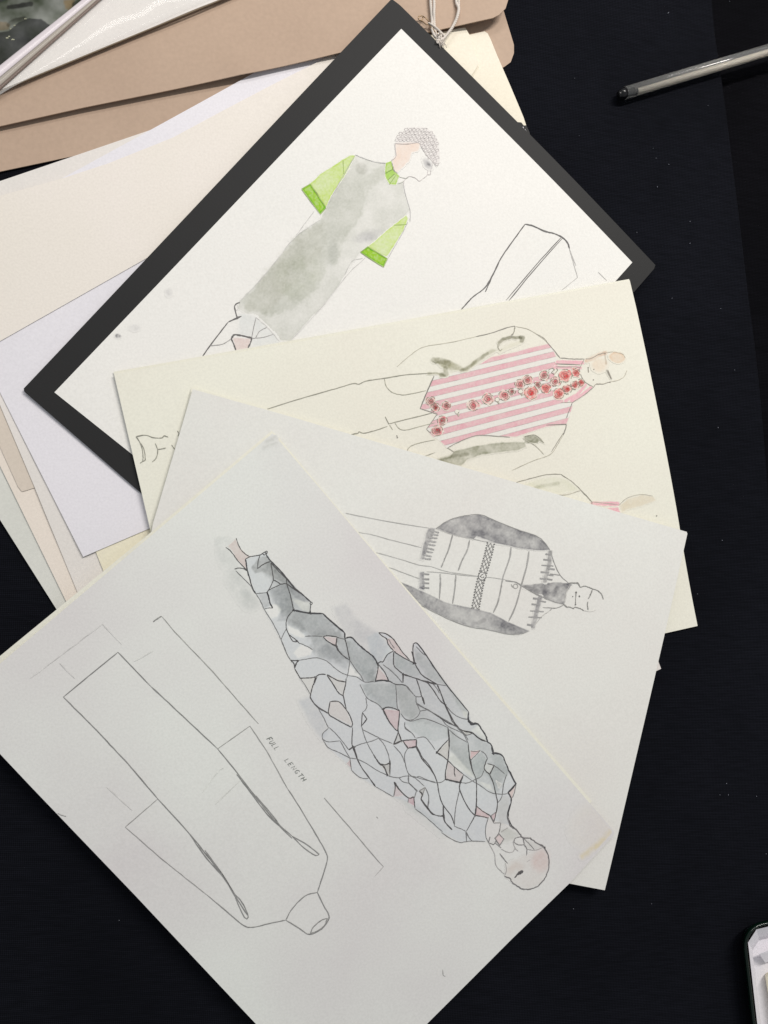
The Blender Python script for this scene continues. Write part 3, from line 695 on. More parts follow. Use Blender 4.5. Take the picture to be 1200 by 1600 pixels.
for i,(x,y,r,k) in enumerate(ROS):
    def rose(q, x=x, y=y, r=r, k=k, i=i):
        c = ((.97,.66,.70),(.92,.55,.60),(.97,.52,.54))[k]; c2 = ((.85,.32,.38),(.62,.20,.24),(.85,.22,.24))[k]
        q.wash((x-r-3,y-r-3,x+r+3,y+r+3), [dict(k='blob', p=(x,y,r*.98,r*.9), a=i*37, c=c, f=1.5, n=.8, ns=4, s=i, wob=4.5), dict(k='blob', p=(x+.4,y,r*.5,r*.42), a=i*51, c=c2, f=2.5, n=.4, ns=5, s=i+3)], step=.8)
        g = (.40,.33,.32)
        th = np.linspace(0, 3.6*math.pi, 15); ph = i*1.3
        q.line([(x+(r*.12+r*.055*t)*math.cos(t+ph), y+(r*.12+r*.05*t)*math.sin(t+ph)) for t in th], .85, g if k != 2 else (.62,.30,.30), jit=.35)
        for j in range(4):
            a = ph+j*1.57+RNG.random()*.5; q.line([(x+r*1.0*math.cos(a+b_), y+r*.95*math.sin(a+b_)) for b_ in (0,.35,.7,1.0)], .85, (.45,.40,.36), jit=.4)
    sub('rose', fig, s2, K, rose, 4)
for x,y in ((445,858),(822,745),(1040,668)):
    def pearl(q, x=x, y=y):
        p = T(oO,6,(x,y))[0]; q.dot(p, 3.0, (1,1,1)); q.ring(p, 3.1, .9, (.45,.43,.42)); q.line([(p[0]+1,p[1]+3),(p[0]+3,p[1]+7)],2.2,(.62,.60,.56))
    sub('button', fig, s2, K, pearl, 4)
sub('drawn_leaves', fig, s2, K, lambda q: q.lines(oP,6,[[(340,350),(380,330),(400,345),(370,370),(395,390),(430,350),(420,330)],[(350,360),(330,395),(350,410)],[(430,470),(470,455),(450,490)]],.9,(.40,.40,.36)), 4)
d = Draw(s2, K, 1)
d.wash((800,730,1030,808), [dict(p=T(oN,3,(600,830),(660,805),(740,795),(800,810),(855,855),(760,875),(660,850)), c=(.92,.93,.88), f=5, n=.5, s=5), dict(k='stroke', p=T(oN,3,(645,850),(680,838),(755,826)), w=5, c=(.70,.71,.66), f=4, n=.5, s=6),
    dict(k='stroke', p=T(oN,3,(918,920),(1035,922)), w=6.5, c=(.99,.62,.76), f=1.3, n=.2), dict(p=T(oN,3,(985,942),(1038,938),(1050,972)), c=(.99,.62,.76), f=1.3, n=.2),
    dict(p=T(oN,3,(1045,930),(1090,895),(1150,880),(1200,885),(1215,905),(1150,930),(1090,945),(1055,960)), c=(.92,.87,.81), f=3, n=.4, s=7)])
d.lines(oN,3,[[(555,822),(620,805),(700,785),(770,783)],[(770,783),(830,825),(880,875),(915,912)],[(915,912),(915,925)]],1.2,(.45,.44,.43)); d.lines(oN,3,[[(862,858),(800,878),(750,880)],[(1040,930),(1080,895),(1140,878),(1200,885)],[(915,912),(1040,925)]],1.0,(.62,.60,.58))
d.build('drawn_half_figure', s2.parent)
d = Draw(s2, K, 1)
d.lines(oR,4,[[(250,488,1.5),(310,480),(360,495),(410,497),(425,484,1.5),(452,492)],[(250,488,1.6),(272,520),(287,560),(294,610),(292,642),(275,655)],[(280,530),(302,575),(308,635),(294,645)],[(370,530),(385,570),(378,620),(350,648)],[(385,570),(410,565),(438,560)],[(508,452),(518,470),(512,487)],[(472,540),(485,558),(497,572)]],1.3,(.38,.38,.37))
d.build('garment_outline', s2.parent)

# small corner of a sheet showing below
Sheet('paper_sheet', [(1015,990),(1027,1029),(1033,1045),(1018,1052),(700,1150),(650,1010)], PM['chalk'], thick=.0003, gap=.0004, seed=22,
      label='pale sheet whose tiny corner sticks out right, below the pink striped sketch', cat='paper', group='backing sheets under the sketches')
# ================================================================== SHEET WITH THE KNITTED JACKET
Sheet('backing_sheet', [(300,605),(430,643),(560,682),(700,730),(1040,826),(930,1340),(880,1360),(190,1160),(278,690),(298,611)], PM['edge'], thick=.0002, gap=.0001, r=26, seed=17, wav=.0001,
      label='cream sheet whose yellowish edge peeks out above the grey jacket sketch', cat='paper', group='backing sheets under the sketches')
s3 = Sheet('sketch_paper', [(301,608),(440,647),(700,723),(1073,831),(1074,834),(1066,870),(945,1391),(887,1380),(172,1186),(239,818)], PM['pale'], thick=.0003, gap=.0001, r=26, seed=18, wav=.0003,
      root='fashion_sketch', label='pale sheet with a figure in a jacket with grey sleeves and a lace centre band', cat='drawing', group=gS, curl=[((301,608),.05,.0009)])
K = PM['pale_ink']; oM=(560,720); oK=(640,790); oL=(790,830)
d = Draw(s3, K)
G3 = (.42,.42,.43); G4 = (.62,.62,.63)
d.lines(oM,3,[[(-60,245),(0,258),(170,290),(330,315)],[(-10,333),(70,348),(150,370),(297,407)],[(85,430),(200,462),(280,487),(340,495)],[(145,500),(220,528),(288,553)],[(320,520),(400,525),(480,535),(580,543)]],1.2,G4)
d.lines(oM,3,[[(365,317),(440,345),(560,372),(640,385)],[(580,543),(660,552),(735,568),(765,582)],[(340,495),(400,515),(450,525),(560,540)]],1.0,G4)
d.lines(oM,3,[[(442,345),(425,410),(405,460),(388,500)],[(383,530),(385,570),(380,650)],[(522,372),(510,420),(485,470),(468,515)],[(457,535),(452,600),(442,670)],[(716,404),(708,460),(680,540),(668,600),(655,660),(633,712)],[(800,424),(788,500),(765,580),(738,680),(705,752)]],2.1,(.50,.50,.51))
d.lines(oL,6,[[(0,465),(90,475),(150,510),(240,565),(330,610),(450,660),(550,685)]],1.4,G3)
d.lines(oL,6,[[(420,180),(450,280),(510,410),(590,485)],[(420,400),(510,412)],[(550,690),(480,720),(430,720),(350,715)],[(440,720),(415,745)]],1.2,G3)
d.lines(oL,6,[[(250,910),(340,800),(410,750)],[(600,500),(560,600),(550,680)]],.9,LT)
d.ring(T(oM,3,(737,588))[0],3.5,1.2,(.5,.5,.5)); d.line(T(oM,3,(716,578),(722,590),(730,592)),1.2,(.5,.5,.5))
d.wash((812,905,898,948), [dict(p=T(oL,6,(155,512),(250,500),(350,487),(470,480),(590,485),(628,500),(590,545),(568,590),(550,685),(450,660),(330,615),(230,560)), c=(.46,.46,.48), f=1.5, n=.5, s=4, ns=12),
    dict(k='stroke', p=T(oL,6,(450,600),(470,550),(500,510)), w=6, c=(.70,.70,.72), f=4, n=.4), dict(k='stroke', p=T(oL,6,(170,515),(300,560)), w=6, c=(.75,.75,.76), f=4, n=.4)], step=.9)
fig = d.build('drawn_figure', s3.parent)
def slv_fn(poly, extra, out, s_):
    def f(q):
        xs = [p[0] for p in poly]; ys = [p[1] for p in poly]
        q.wash((min(xs)-4,min(ys)-4,max(xs)+4,max(ys)+4), [dict(p=poly, c=(.56,.56,.58), f=1.4, n=.45, s=s_, ns=16, e=.25, wob=.6)]+extra, step=1)
        q.line(out, 1.1, (.42,.42,.43))
    return f
UP = T(oM,3,(365,317),(400,292),(430,275),(500,257),(570,252),(630,275),(740,320),(835,352),(875,385),(898,418),(840,420),(760,412),(720,402),(640,385),(590,365),(555,352),(540,368),(440,345))
sub('grey_sleeve', fig, s3, K, slv_fn(UP, [dict(k='stroke', p=T(oM,3,(545,330),(600,352),(680,370)), w=14, c=(.74,.74,.76), f=8, n=.8, s=3, ns=8), dict(k='stroke', p=T(oM,3,(640,300),(720,325),(810,355)), w=7, c=(.84,.84,.85), f=5, n=.6)],
    T(oM,3,(365,317),(400,292),(440,272),(500,257),(570,252),(630,275),(740,320),(835,352),(875,385),(898,418)), 4))
LO = T(oM,3,(195,568),(240,585),(285,605),(330,625),(400,660),(440,672),(530,690),(620,712),(700,755),(800,797),(760,812),(700,812),(600,790),(530,780),(430,745),(320,690),(275,665),(230,620))
sub('grey_sleeve', fig, s3, K, slv_fn(LO, [dict(k='blob', p=(560+710/3,720+785/3,14,6), a=20, c=(.70,.70,.72), f=8, n=.7, s=3, ns=6), dict(k='stroke', p=T(oM,3,(560,760),(590,745)), w=6, c=(.74,.74,.75), f=4, n=.5)],
    T(oM,3,(195,568),(230,620),(275,665),(320,690),(430,745),(530,780),(600,790),(700,812),(760,812),(800,797)), 9))
def ribs(q):
    q.wash((650,822,700,930), [dict(p=T(oK,6,(175,210),(240,215),(215,290),(180,370),(150,450),(130,515),(98,505),(125,390),(150,290)), c=(.56,.56,.58), f=3, n=.5, s=4, ns=8), dict(p=T(oK,6,(95,625),(135,618),(140,780),(130,790),(88,775)), c=(.50,.50,.53), f=2, n=.5, s=4, ns=8)], step=.9)
    for x,y in ((215,235),(210,262),(200,295),(190,328),(182,360),(170,395),(160,425),(148,460),(140,490)): q.line(T(oK,6,(x-20,y),(x+20,y+8),(x+62,y+10+RNG.random()*12)), 2.4, (.55,.55,.57), var=.3)
    for y in (640,688,725,768): q.line(T(oK,6,(120,y),(185,y+RNG.random()*8)), 2.4, (.48,.48,.50))
def ribs2(q):
    q.wash((830,860,870,985), [dict(k='stroke', p=T(oL,6,(418,190),(412,300),(385,390),(370,470)), w=6.5, c=(.58,.58,.59), f=3, n=.5, s=5, ns=8), dict(k='stroke', p=T(oL,6,(325,620),(300,710),(280,800),(255,890)), w=7, c=(.54,.54,.56), f=3, n=.5, s=6, ns=8)], step=.9)
    for x0,x1,y in ((375,425,213),(355,430,265),(338,450,318),(400,462,350),(330,410,382),(390,450,408),(322,380,442),(390,440,448),(258,320,628),(320,380,655),(245,310,683),(230,360,746),(215,340,803),(202,250,874)):
        q.line(T(oL,6,(x0,y),(x1,y+8)), 2.3, (.46,.46,.48))
sub('hem_ribbing', fig, s3, K, ribs); sub('shoulder_ribbing', fig, s3, K, ribs2)
def lace(q):
    cp = catmull(np.array(T(oK,6,(762,355),(735,470),(705,580),(680,660),(655,760),(635,870),(618,965))), 8)
    L = np.concatenate([[0], np.cumsum(np.linalg.norm(np.diff(cp,axis=0),axis=1))]); tot = L[-1]; n = 25
    for k in range(n+1):
        t = tot*k/n; i = min(np.searchsorted(L, t, 'right')-1, len(cp)-2); f = (t-L[i])/(L[i+1]-L[i]+1e-9)
        p = cp[i]+(cp[i+1]-cp[i])*f; dr = cp[i+1]-cp[i]; dr /= np.linalg.norm(dr); nr = np.array([-dr[1],dr[0]])
        offs = (-2.8,2.8) if k%2 else (-5.6,0,5.6)
        q.dot(p+nr*5.6, 1.25, (.28,.28,.29), 7); q.dot(p-nr*5.6, 1.25, (.28,.28,.29), 7)
        for o_ in offs: q.dot(p+nr*o_, .95, (.33,.33,.34), 7)
        if k < n:
            nx = (-2.8,2.8) if k%2 == 0 else (-5.6,0,5.6)
            for o_ in offs:
                for o2 in nx:
                    if abs(o_-o2) < 3: q.line([tuple(p+nr*o_), tuple(p+dr*tot/n+nr*o2)], .8, (.33,.33,.34), jit=0)
    c0 = T(oK,6,(682,662))[0]; q.dot(c0, 5.6, (.97,.97,.97)); q.ring(c0, 5.8, 1.6, (.25,.25,.26)); q.ring(c0, 2.4, 1.1, (.3,.3,.3), a1=260)
sub('lace_band', fig, s3, K, lace)
def head3(q):
    q.lines(oL,6,[[(590,487,1.3),(650,485,1.8),(680,490,1.8),(700,525),(740,515),(780,525),(815,540)],[(815,540),(860,555),(900,590),(917,640)],[(550,685,1.5),(575,710,1.4),(605,712),(635,725),(650,710),(700,725),(735,745)],[(815,545),(795,600),(775,635)],[(772,660),(768,690),(775,740)],[(662,575,1.5),(657,640,.8),(657,690,1)]],1.3,(.38,.38,.38))
    q.lines(oL,6,[[(735,745),(800,752),(850,738)],[(565,590),(580,560),(620,510)],[(550,685),(565,640),(568,600)]],.9,VLT)
    for p,r in (((662,573),1.5),((630,612),.9),((693,610),1.3),((656,688),1.2),((795,595),1.0)): q.dot(T(oL,6,p)[0], r, (.25,.25,.25))
sub('drawn_head', fig, s3, K, head3)

# ================================================================== FRONT SHEET
Sheet('backing_sheet', [(424.5,673),(436,684),(528,794),(644,930),(800,1108),(925,1252),(480,1665),(-45,1062),(0,1025),(233,834)], PM['edge'], thick=.0002, gap=.0001, r=30, seed=19, wav=.0001,
      label='cream sheet whose thin edge peeks out along the upper sides of the crackle suit sketch', cat='paper', group='backing sheets under the sketches')
s4 = Sheet('sketch_paper', [(426,677),(500,763),(640,929),(957,1296),(960,1301),(957,1307),(890,1380),(800,1467),(667,1600),(531,1739),(400,1600),(212,1400),(50,1231),(-74,1099),(0,1037),(230,842)], PM['front'], thick=.0003, gap=.0001, r=30, seed=20, wav=.0003,
      root='fashion_sketch', label='front sheet with a grey crackle patterned suit figure and a long coat outline', cat='drawing', group=gS, curl=[((426,677),.05,.0008),((960,1300),.05,.0005)])
K = PM['front_ink']
oA=(340,820); oB=(440,940); oC=(560,960); oD=(480,1080); oE=(620,1100); oG=(690,1210)
d = Draw(s4, K)
BODY = T(oA,6,(262,320),(345,292),(460,250),(500,340),(560,400),(640,490),(780,640),(880,728),(865,825),(985,832),(1190,1010))+T(oB,6,(600,345),(655,335),(790,460),(860,515),(900,575),(950,568),(990,500),(1050,462),(985,350),(910,290),(975,300),(1090,410),(1200,545))+T(oC,6,(525,455),(515,275),(555,275),(740,540),(940,800),(1035,915),(1060,1025),(1120,1030))+T(oE,6,(760,185),(835,300),(885,380),(905,460),(985,478),(1118,750),(1045,830),(1075,900),(1040,1045))+T(oG,6,(640,470),(500,455),(440,400),(415,580),(410,630),(290,625),(170,638),(0,545))+T(oE,6,(250,1040),(170,980),(110,920))+T(oD,6,(810,990),(640,895),(480,800),(415,740),(370,680),(200,530),(145,450),(145,400),(200,345),(100,155),(30,60))+T(oB,6,(270,870),(175,718),(85,550),(0,370))+T(oA,6,(595,1080),(435,790),(358,645),(300,500),(262,320))
UPD = T(oB,6,(-60,-500),(60,-340),(385,110),(600,345),(860,515),(900,580),(870,745),(770,745),(640,560),(340,528),(220,300),(60,200),(-60,-40),(-160,-300))
RDK = T(oC,6,(335,345),(525,460),(515,300),(740,540),(1035,915),(1120,1030),(1200,1190))+T(oE,6,(885,380),(985,478),(1050,640),(920,860),(760,740),(500,540),(480,220),(100,150))+T(oC,6,(240,900),(20,680),(60,640),(180,460))
wl = [
    dict(p=T(oB,6,(480,60),(600,20),(700,160),(900,290),(1000,420),(940,560),(900,580),(655,335),(590,290)), c=(.86,.865,.885), f=9, n=.6, s=3, ns=22),
    dict(p=T(oB,6,(800,330),(900,290),(990,380),(1040,460),(940,570),(900,575),(830,480)), c=(.87,.92,.95), f=6, n=.3, s=4),
    dict(p=T(oB,6,(160,930),(270,880),(360,1020),(440,1200),(380,1300),(250,1120)), c=(.85,.87,.90), f=9, n=.6, s=5),
    dict(k='stroke', p=[(349,850),(365,905),(390,940)], w=26, c=(.89,.90,.90), f=14, n=.8, s=6), dict(k='stroke', p=[(380,925),(400,945)], w=10, c=(.90,.91,.91), f=8, n=.5),
    dict(p=T(oD,6,(812,985),(950,1030),(1100,1120),(1300,1300),(1160,1220),(960,1110)), c=(.90,.92,.92), f=6, n=.4, s=7),
    dict(k='stroke', p=[(640,1262),(690,1302)], w=14, c=(.955,.965,.965), f=10, n=.4),
    dict(p=BODY, c=(.88,.91,.95), f=1.6, n=.10, s=8, ns=30),
    dict(p=UPD, c=(.79,.795,.79), f=8, n=.7, s=9, ns=30, wob=9, clip=BODY),
    dict(p=RDK, c=(.865,.87,.865), f=9, n=.7, s=10, ns=34, wob=8, clip=BODY),
    dict(p=T(oB,6,(600,345),(655,335),(860,515),(900,580),(870,745),(800,740),(640,560)), c=(.84,.855,.85), f=5, n=.6, s=11, ns=18, clip=BODY),
    dict(p=T(oB,6,(400,400),(520,430),(640,550),(610,640),(440,560),(330,460)), c=(.84,.845,.85), f=7, n=.5, s=12),
    dict(p=T(oA,6,(480,615),(595,560),(650,560),(700,720),(712,800),(650,900),(560,900),(600,800),(520,720)), c=(.76,.765,.77), f=4, n=.4, s=13, ns=14),
    dict(p=T(oA,6,(330,380),(385,310),(460,290),(520,380),(650,510),(700,600),(640,560),(500,480),(420,440),(350,455),(315,410)), c=(.72,.72,.71), f=3, n=.35, s=14, ns=12),
    dict(p=T(oA,6,(640,500),(780,640),(870,720),(830,730),(720,680),(660,600)), c=(.76,.76,.77), f=2, n=.3, s=15),
    dict(p=T(oA,6,(380,650),(465,640),(490,760),(440,780)), c=(.82,.82,.82), f=2, n=.2),
    dict(p=T(oA,6,(720,810),(985,832),(1190,1010),(1180,1050),(900,1040),(800,980),(680,900)), c=(.87,.87,.87), f=3, n=.4, s=16),
    dict(p=T(oA,6,(670,880),(760,900),(820,970),(800,1000),(700,960),(650,930)), c=(.86,.86,.86), f=4, n=.3, s=17),
    dict(p=T(oC,6,(20,650),(350,650),(360,870),(240,880),(80,790)), c=(.88,.895,.89), f=2, n=.3, s=18),
    dict(p=T(oC,6,(440,1010),(600,980),(840,1060),(850,1150),(700,1190),(500,1100)), c=(.885,.905,.89), f=3, n=.3, s=19),
    dict(p=T(oC,6,(350,660),(440,665),(540,780),(580,905),(500,985),(400,930)), c=(.88,.885,.87), f=2, n=.3, s=20),
    dict(p=T(oC,6,(335,350),(525,460),(590,560),(500,580),(345,490)), c=(.88,.90,.89), f=2, n=.3, s=24),
    dict(p=T(oC,6,(540,340),(640,390),(1035,915),(1000,960),(820,670),(660,600),(550,450)), c=(.86,.87,.855), f=3, n=.3, s=25),
    dict(p=T(oE,6,(500,230),(660,360),(690,540),(740,710),(500,420)), c=(.86,.87,.86), f=3, n=.3, s=26),
    dict(p=T(oE,6,(700,540),(790,450),(840,510),(820,620),(760,700),(720,640)), c=(.85,.87,.86), f=2, n=.3, s=27),
    dict(p=T(oE,6,(880,480),(985,478),(1050,620),(1000,760),(930,850),(900,730),(820,640),(920,580)), c=(.86,.875,.87), f=3, n=.5, s=28, ns=14),
    dict(p=T(oE,6,(990,860),(1060,880),(1040,1045),(1060,1110),(960,1150),(940,960)), c=(.93,.92,.90), f=5, n=.4, s=29),
    dict(p=T(oG,6,(540,520),(620,500),(740,560),(640,630),(580,640)), c=(.86,.87,.85), f=5, n=.4, s=30)]
for poly in (T(oA,6,(700,695),(760,705),(865,728),(862,820),(790,800),(740,745)), T(oA,6,(520,745),(560,745),(600,790),(560,860),(500,880),(450,800)), T(oA,6,(655,945),(760,990),(820,1040),(800,1060),(720,1040),(670,1010)),
             T(oB,6,(190,400),(290,450),(270,500),(150,530),(110,480)), T(oB,6,(640,590),(740,700),(700,700),(630,680)), T(oC,6,(600,870),(740,945),(910,1040),(820,990)), T(oE,6,(500,440),(700,640),(730,700),(560,600),(490,530)), T(oC,6,(970,900),(1020,915),(1020,970),(985,960)),T(oE,6,(760,190),(830,300),(840,350),(700,250)),T(oE,6,(760,720),(880,760),(910,820),(840,790))):
    wl.append(dict(p=poly, c=(1.22,1.2,1.14), f=3, n=.2))
d.wash((335,838,840,1330), wl, step=1.35)
IK = (.13,.125,.13); TH = (.27,.27,.28)
A1 = [[(75,210),(110,235),(150,280),(180,325),(230,380),(275,425)],[(175,125),(190,175),(215,225),(255,270),(300,298)],[(262,320),(300,300),(345,292),(400,282),(430,262),(460,245),(468,255),(455,280)],[(160,415,1.4),(200,405),(245,412),(278,432)],[(400,285),(385,320),(372,412),(430,370),(495,342)],
      [(500,355),(515,450),(522,515),(500,570),(465,635)],[(522,515),(560,535),(595,555),(645,552),(700,590),(780,645)],[(595,555),(545,580),(480,612),(465,635)],[(645,500),(650,560),(680,650),(700,740),(712,800)],[(710,800),(660,860),(643,920),(645,975),(670,1030),(700,1085),(735,1100)],[(670,1030),(735,1078),(770,1115)],[(875,740),(865,825)],[(500,355),(570,430),(640,500),(700,570),(780,640)],[(420,270),(440,285),(455,262),(445,250)]]
d.lines(oA,6,A1,1.25,IK)
d.lines(oA,6,[[(262,320),(270,370),(280,430),(300,500),(325,590),(358,645)],[(455,280),(490,330),(560,400),(640,490),(720,590),(780,640),(880,728)],[(712,800),(780,815),(860,828)],[(465,635,1.4),(480,680,1.2),(495,740),(518,780,1.3)],[(985,832),(1050,890),(1120,950),(1188,1010),(1192,1060)]],1.9,PEN)
d.lines(oA,6,[[(712,800),(860,828),(985,832)]],2.6,PEN)
d.lines(oA,6,[[(358,645),(410,640),(465,635)],[(358,645),(400,710),(435,790)],[(435,790),(480,780),(518,780)],[(435,790),(500,890),(550,980),(595,1075),(640,1190)],[(645,975),(610,1040),(595,1080)],[(770,1110),(830,1135),(890,1170)],[(170,430),(240,500),(300,560),(330,600)]],1.1,TH)
d.ring(T(oA,6,(878,735))[0],1.8,.9,IK)
B1 = [[(85,550),(125,552),(160,550)],[(85,550),(115,580),(122,625)],[(160,550,1.8),(140,575,1.4),(122,625)],[(122,625),(175,718),(250,715),(310,708),(360,682),(415,682)],[(425,685,1.3),(480,715),(530,740),(598,752,1.4)],[(322,710,2.6),(305,765,1.3),(290,800),(272,870),(275,910),(330,980),(440,1048)],[(425,690),(480,770),(530,850),(578,885)],[(605,720),(600,775),(582,850),(580,890),(600,980),(605,1010)],
      [(455,938,1.4),(535,938),(600,1005),(640,1070),(665,1140),(655,1178)],[(455,938),(440,1048),(500,1095),(570,1135),(655,1178)],[(390,328),(430,320),(500,328),(540,340)],[(390,328),(430,370),(515,420,1.5)],[(518,340,1.4),(515,420,1.5),(560,490),(640,550)],[(588,290),(595,350),(615,430),(640,550)],
      [(900,580),(905,620),(890,700),(880,745,1.3)],[(900,580),(960,650),(985,700),(1005,742,1.5)],[(900,580),(925,565),(950,568),(990,500),(1050,462)],[(1050,462),(1000,400),(985,350),(940,320),(910,290)],[(910,290),(975,300),(1040,345),(1090,410),(1130,470),(1200,545)],[(1055,465),(1100,500),(1200,555),(1245,575)],[(1052,470),(1050,550),(1060,610),(1140,680)],[(1140,680,1.8),(1138,760)],[(1005,742),(1070,775),(1160,785),(1220,850)],[(950,1010,1.8),(990,990,1.3),(1050,1000),(1108,1025,1.6)],[(950,1010,1.7),(1000,1110,1.3),(1050,1180),(1090,1215)],[(1108,1025),(1100,1110),(1090,1210)],[(758,1040),(800,1100),(748,1170),(758,1040)]]
d.lines(oB,6,B1,1.5,IK,smooth=True)
d.lines(oB,6,[[(385,110),(480,200),(588,290)],[(595,345),(655,335),(720,400),(790,460),(860,515),(900,580)],[(880,745),(940,738),(1005,742)]],2.0,PEN)
d.lines(oB,6,[[(0,370),(50,490),(85,550)],[(160,550),(200,545),(280,530),(340,528),(420,555),(490,615),(550,660),(620,690),(700,705),(740,730),(790,755),(870,748)],[(175,718),(225,790),(270,870)],[(640,550),(700,640),(740,690),(770,745)],[(640,550),(630,640),(610,720)],[(950,590),(1030,650),(1090,710),(1130,760)],[(1070,775),(1078,880),(1085,990),(1105,1020)],[(735,775),(770,850),(810,910),(900,960),(950,1010)],[(790,900),(800,970),(790,1010),(758,1040)],[(540,340),(590,352)],[(220,325),(310,322),(390,328)],[(1000,350),(1030,400),(1060,440)]],1.1,TH)
d.lines(oC,6,[[(525,455,2),(512,360),(515,275,1.2)],[(500,345),(515,400),(522,450)],[(525,455),(590,560),(660,610),(740,655,1.3)],[(420,560,1.5),(540,600),(650,635,1.8),(740,655,1.5)],[(545,605),(570,680),(595,770),(620,845,1.4)],[(600,775,1.6),(612,810,1.6),(620,845)],[(650,640),(710,720),(760,800),(815,850)],[(740,660,1.3),(770,730),(815,850,1.5),(850,930),(880,1000),(920,1050)],[(840,1060,1.3),(850,1130),(855,1190)],[(960,1080),(1010,1100),(1070,1115),(1140,1170),(1190,1190)]],1.4,IK)
d.lines(oC,6,[[(515,275),(555,275),(640,390),(740,540),(850,690),(940,800),(1035,915)],[(1035,915),(1030,980,1.4),(1060,1025,2.2),(1120,1030),(1170,1100),(1210,1160)]],1.7,PEN)
d.lines(oC,6,[[(440,665),(500,730),(540,770),(600,770)],[(740,655),(820,668)],[(540,770),(545,830),(580,905)],[(815,850),(890,930),(960,970),(1030,985)],[(545,830),(640,890),(740,945),(850,1010),(960,1080)],[(580,905),(560,950),(500,990),(440,980),(400,930)],[(440,985),(500,1000),(600,975),(700,1000),(840,1060)],[(435,1010),(440,1060),(500,1110),(535,1160)],[(770,960),(830,1040),(930,1090),(1000,1130),(1030,1180)],[(960,1085),(1010,1135),(1070,1115)],[(540,300),(600,360),(630,385)],[(580,905),(640,895)],[(690,640),(740,700),(760,740)]],1.1,TH)
d.lines(oD,6,[[(425,340),(420,490),(435,530,2),(470,635,1.3),(520,730),(580,810,1.2),(640,895,1.2)],[(390,550,1.3),(430,525,1.6),(455,522)],[(400,625),(415,740)],[(620,590),(650,640,1.2),(680,680,1.6),(720,710,1.5),(755,790,1.3)],[(775,650,1.3),(775,680,1.6),(775,790)],[(680,680),(730,690),(775,672)],[(810,500,1.3),(855,385),(885,465,1.6),(810,500,1.3)],[(885,465,1.5),(950,458),(1025,455),(1022,520,1.6),(945,535,1.3),(900,470)],[(1022,520,1.6),(1050,580),(1080,640),(1150,720),(1200,800)],[(815,850,1.8),(870,930,1.3),(950,1000),(1000,990,1.4)],[(815,850),(825,900),(812,985)],[(1000,990),(1005,1040),(1010,1095)],[(1050,935),(1080,970,1.5),(1070,1020),(1130,1100),(1170,1150),(1200,1160)],[(850,340),(855,385),(885,465)]],1.5,IK)
d.lines(oD,6,[[(100,155),(160,260),(200,345)],[(200,345),(145,400),(145,450),(200,475),(310,465)],[(205,340),(270,400),(330,470),(390,550)],[(430,525),(520,490),(600,470),(670,440)],[(145,450),(200,530),(290,570),(370,610),(400,625),(470,635)],[(310,465),(350,540),(400,625)],[(415,740),(480,800),(540,820),(575,815)],[(470,635),(560,680),(660,745),(750,785)],[(510,330),(540,430),(580,520),(620,590)],[(520,360),(600,400),(700,450),(800,490)],[(670,440),(720,500),(760,590),(775,670)],[(945,535),(915,590),(920,680),(950,770),(1020,820),(1100,890)],[(810,510),(880,590),(920,680)],[(755,790),(800,805),(860,810),(920,795),(1000,800),(1100,830),(1200,850)],[(860,810),(900,850),(965,870),(1025,935)],[(950,770),(955,870)],[(640,895),(720,940),(810,990)],[(950,1000),(945,1045)],[(1025,935),(1005,1000)],[(1050,935),(1105,900),(1080,990)],[(1105,900),(1140,980),(1135,1090)],[(1020,440),(1100,430),(1150,480),(1200,550)],[(915,290),(920,350),(980,390),(1015,440)],[(35,70),(100,155),(200,210)]],1.1,TH)
d.lines(oE,6,[[(670,150,1.8),(705,185,2.2),(760,185),(800,240),(835,300),(850,355),(885,380),(905,460,1.8),(985,478),(1020,550),(1050,620),(1118,750,1.3),(1045,830,1.4),(1075,900),(1040,1045,1.5),(1070,1130),(1130,1190)]],1.8,PEN,jit=.3)
d.lines(oE,6,[[(450,0,1.8),(500,100),(560,200),(610,245),(700,265),(770,320),(850,355)],[(480,220),(490,330,1.6),(490,430),(478,530,1.3),(460,620),(455,705,1.8)],[(375,455,2),(430,390),(490,330)],[(375,455,1.8),(430,490),(480,530),(540,590),(625,660)],[(455,705,1.8),(520,720,1.5),(595,735,1.9),(625,665)],[(540,590),(540,650),(550,680)],[(670,370),(680,480),(690,530,1.8),(710,620),(745,715),(748,850),(745,955,1.3),(735,1045,1.5)],[(850,510),(830,560),(822,610),(870,660,1.5),(915,575,1.3),(850,560)],[(870,660),(905,740),(930,850),(945,930),(930,1030),(908,1110)],[(595,735,1.5),(590,800),(640,920),(690,1000),(735,1045)],[(745,955),(800,1000),(880,1050,1.6)],[(735,1045,1.4),(800,1055),(860,1070)],[(880,1050,1.8),(908,1110,1.5)],[(190,400),(240,500),(300,570),(350,660),(380,740),(400,850),(430,940),(510,1050),(540,1130)],[(435,950),(440,1050,1.8),(455,1110),(520,1180,1.5)],[(230,890),(280,960),(340,1030),(400,1050),(435,1050,1.5)],[(290,50),(400,125),(480,175),(570,215)]],1.4,IK)
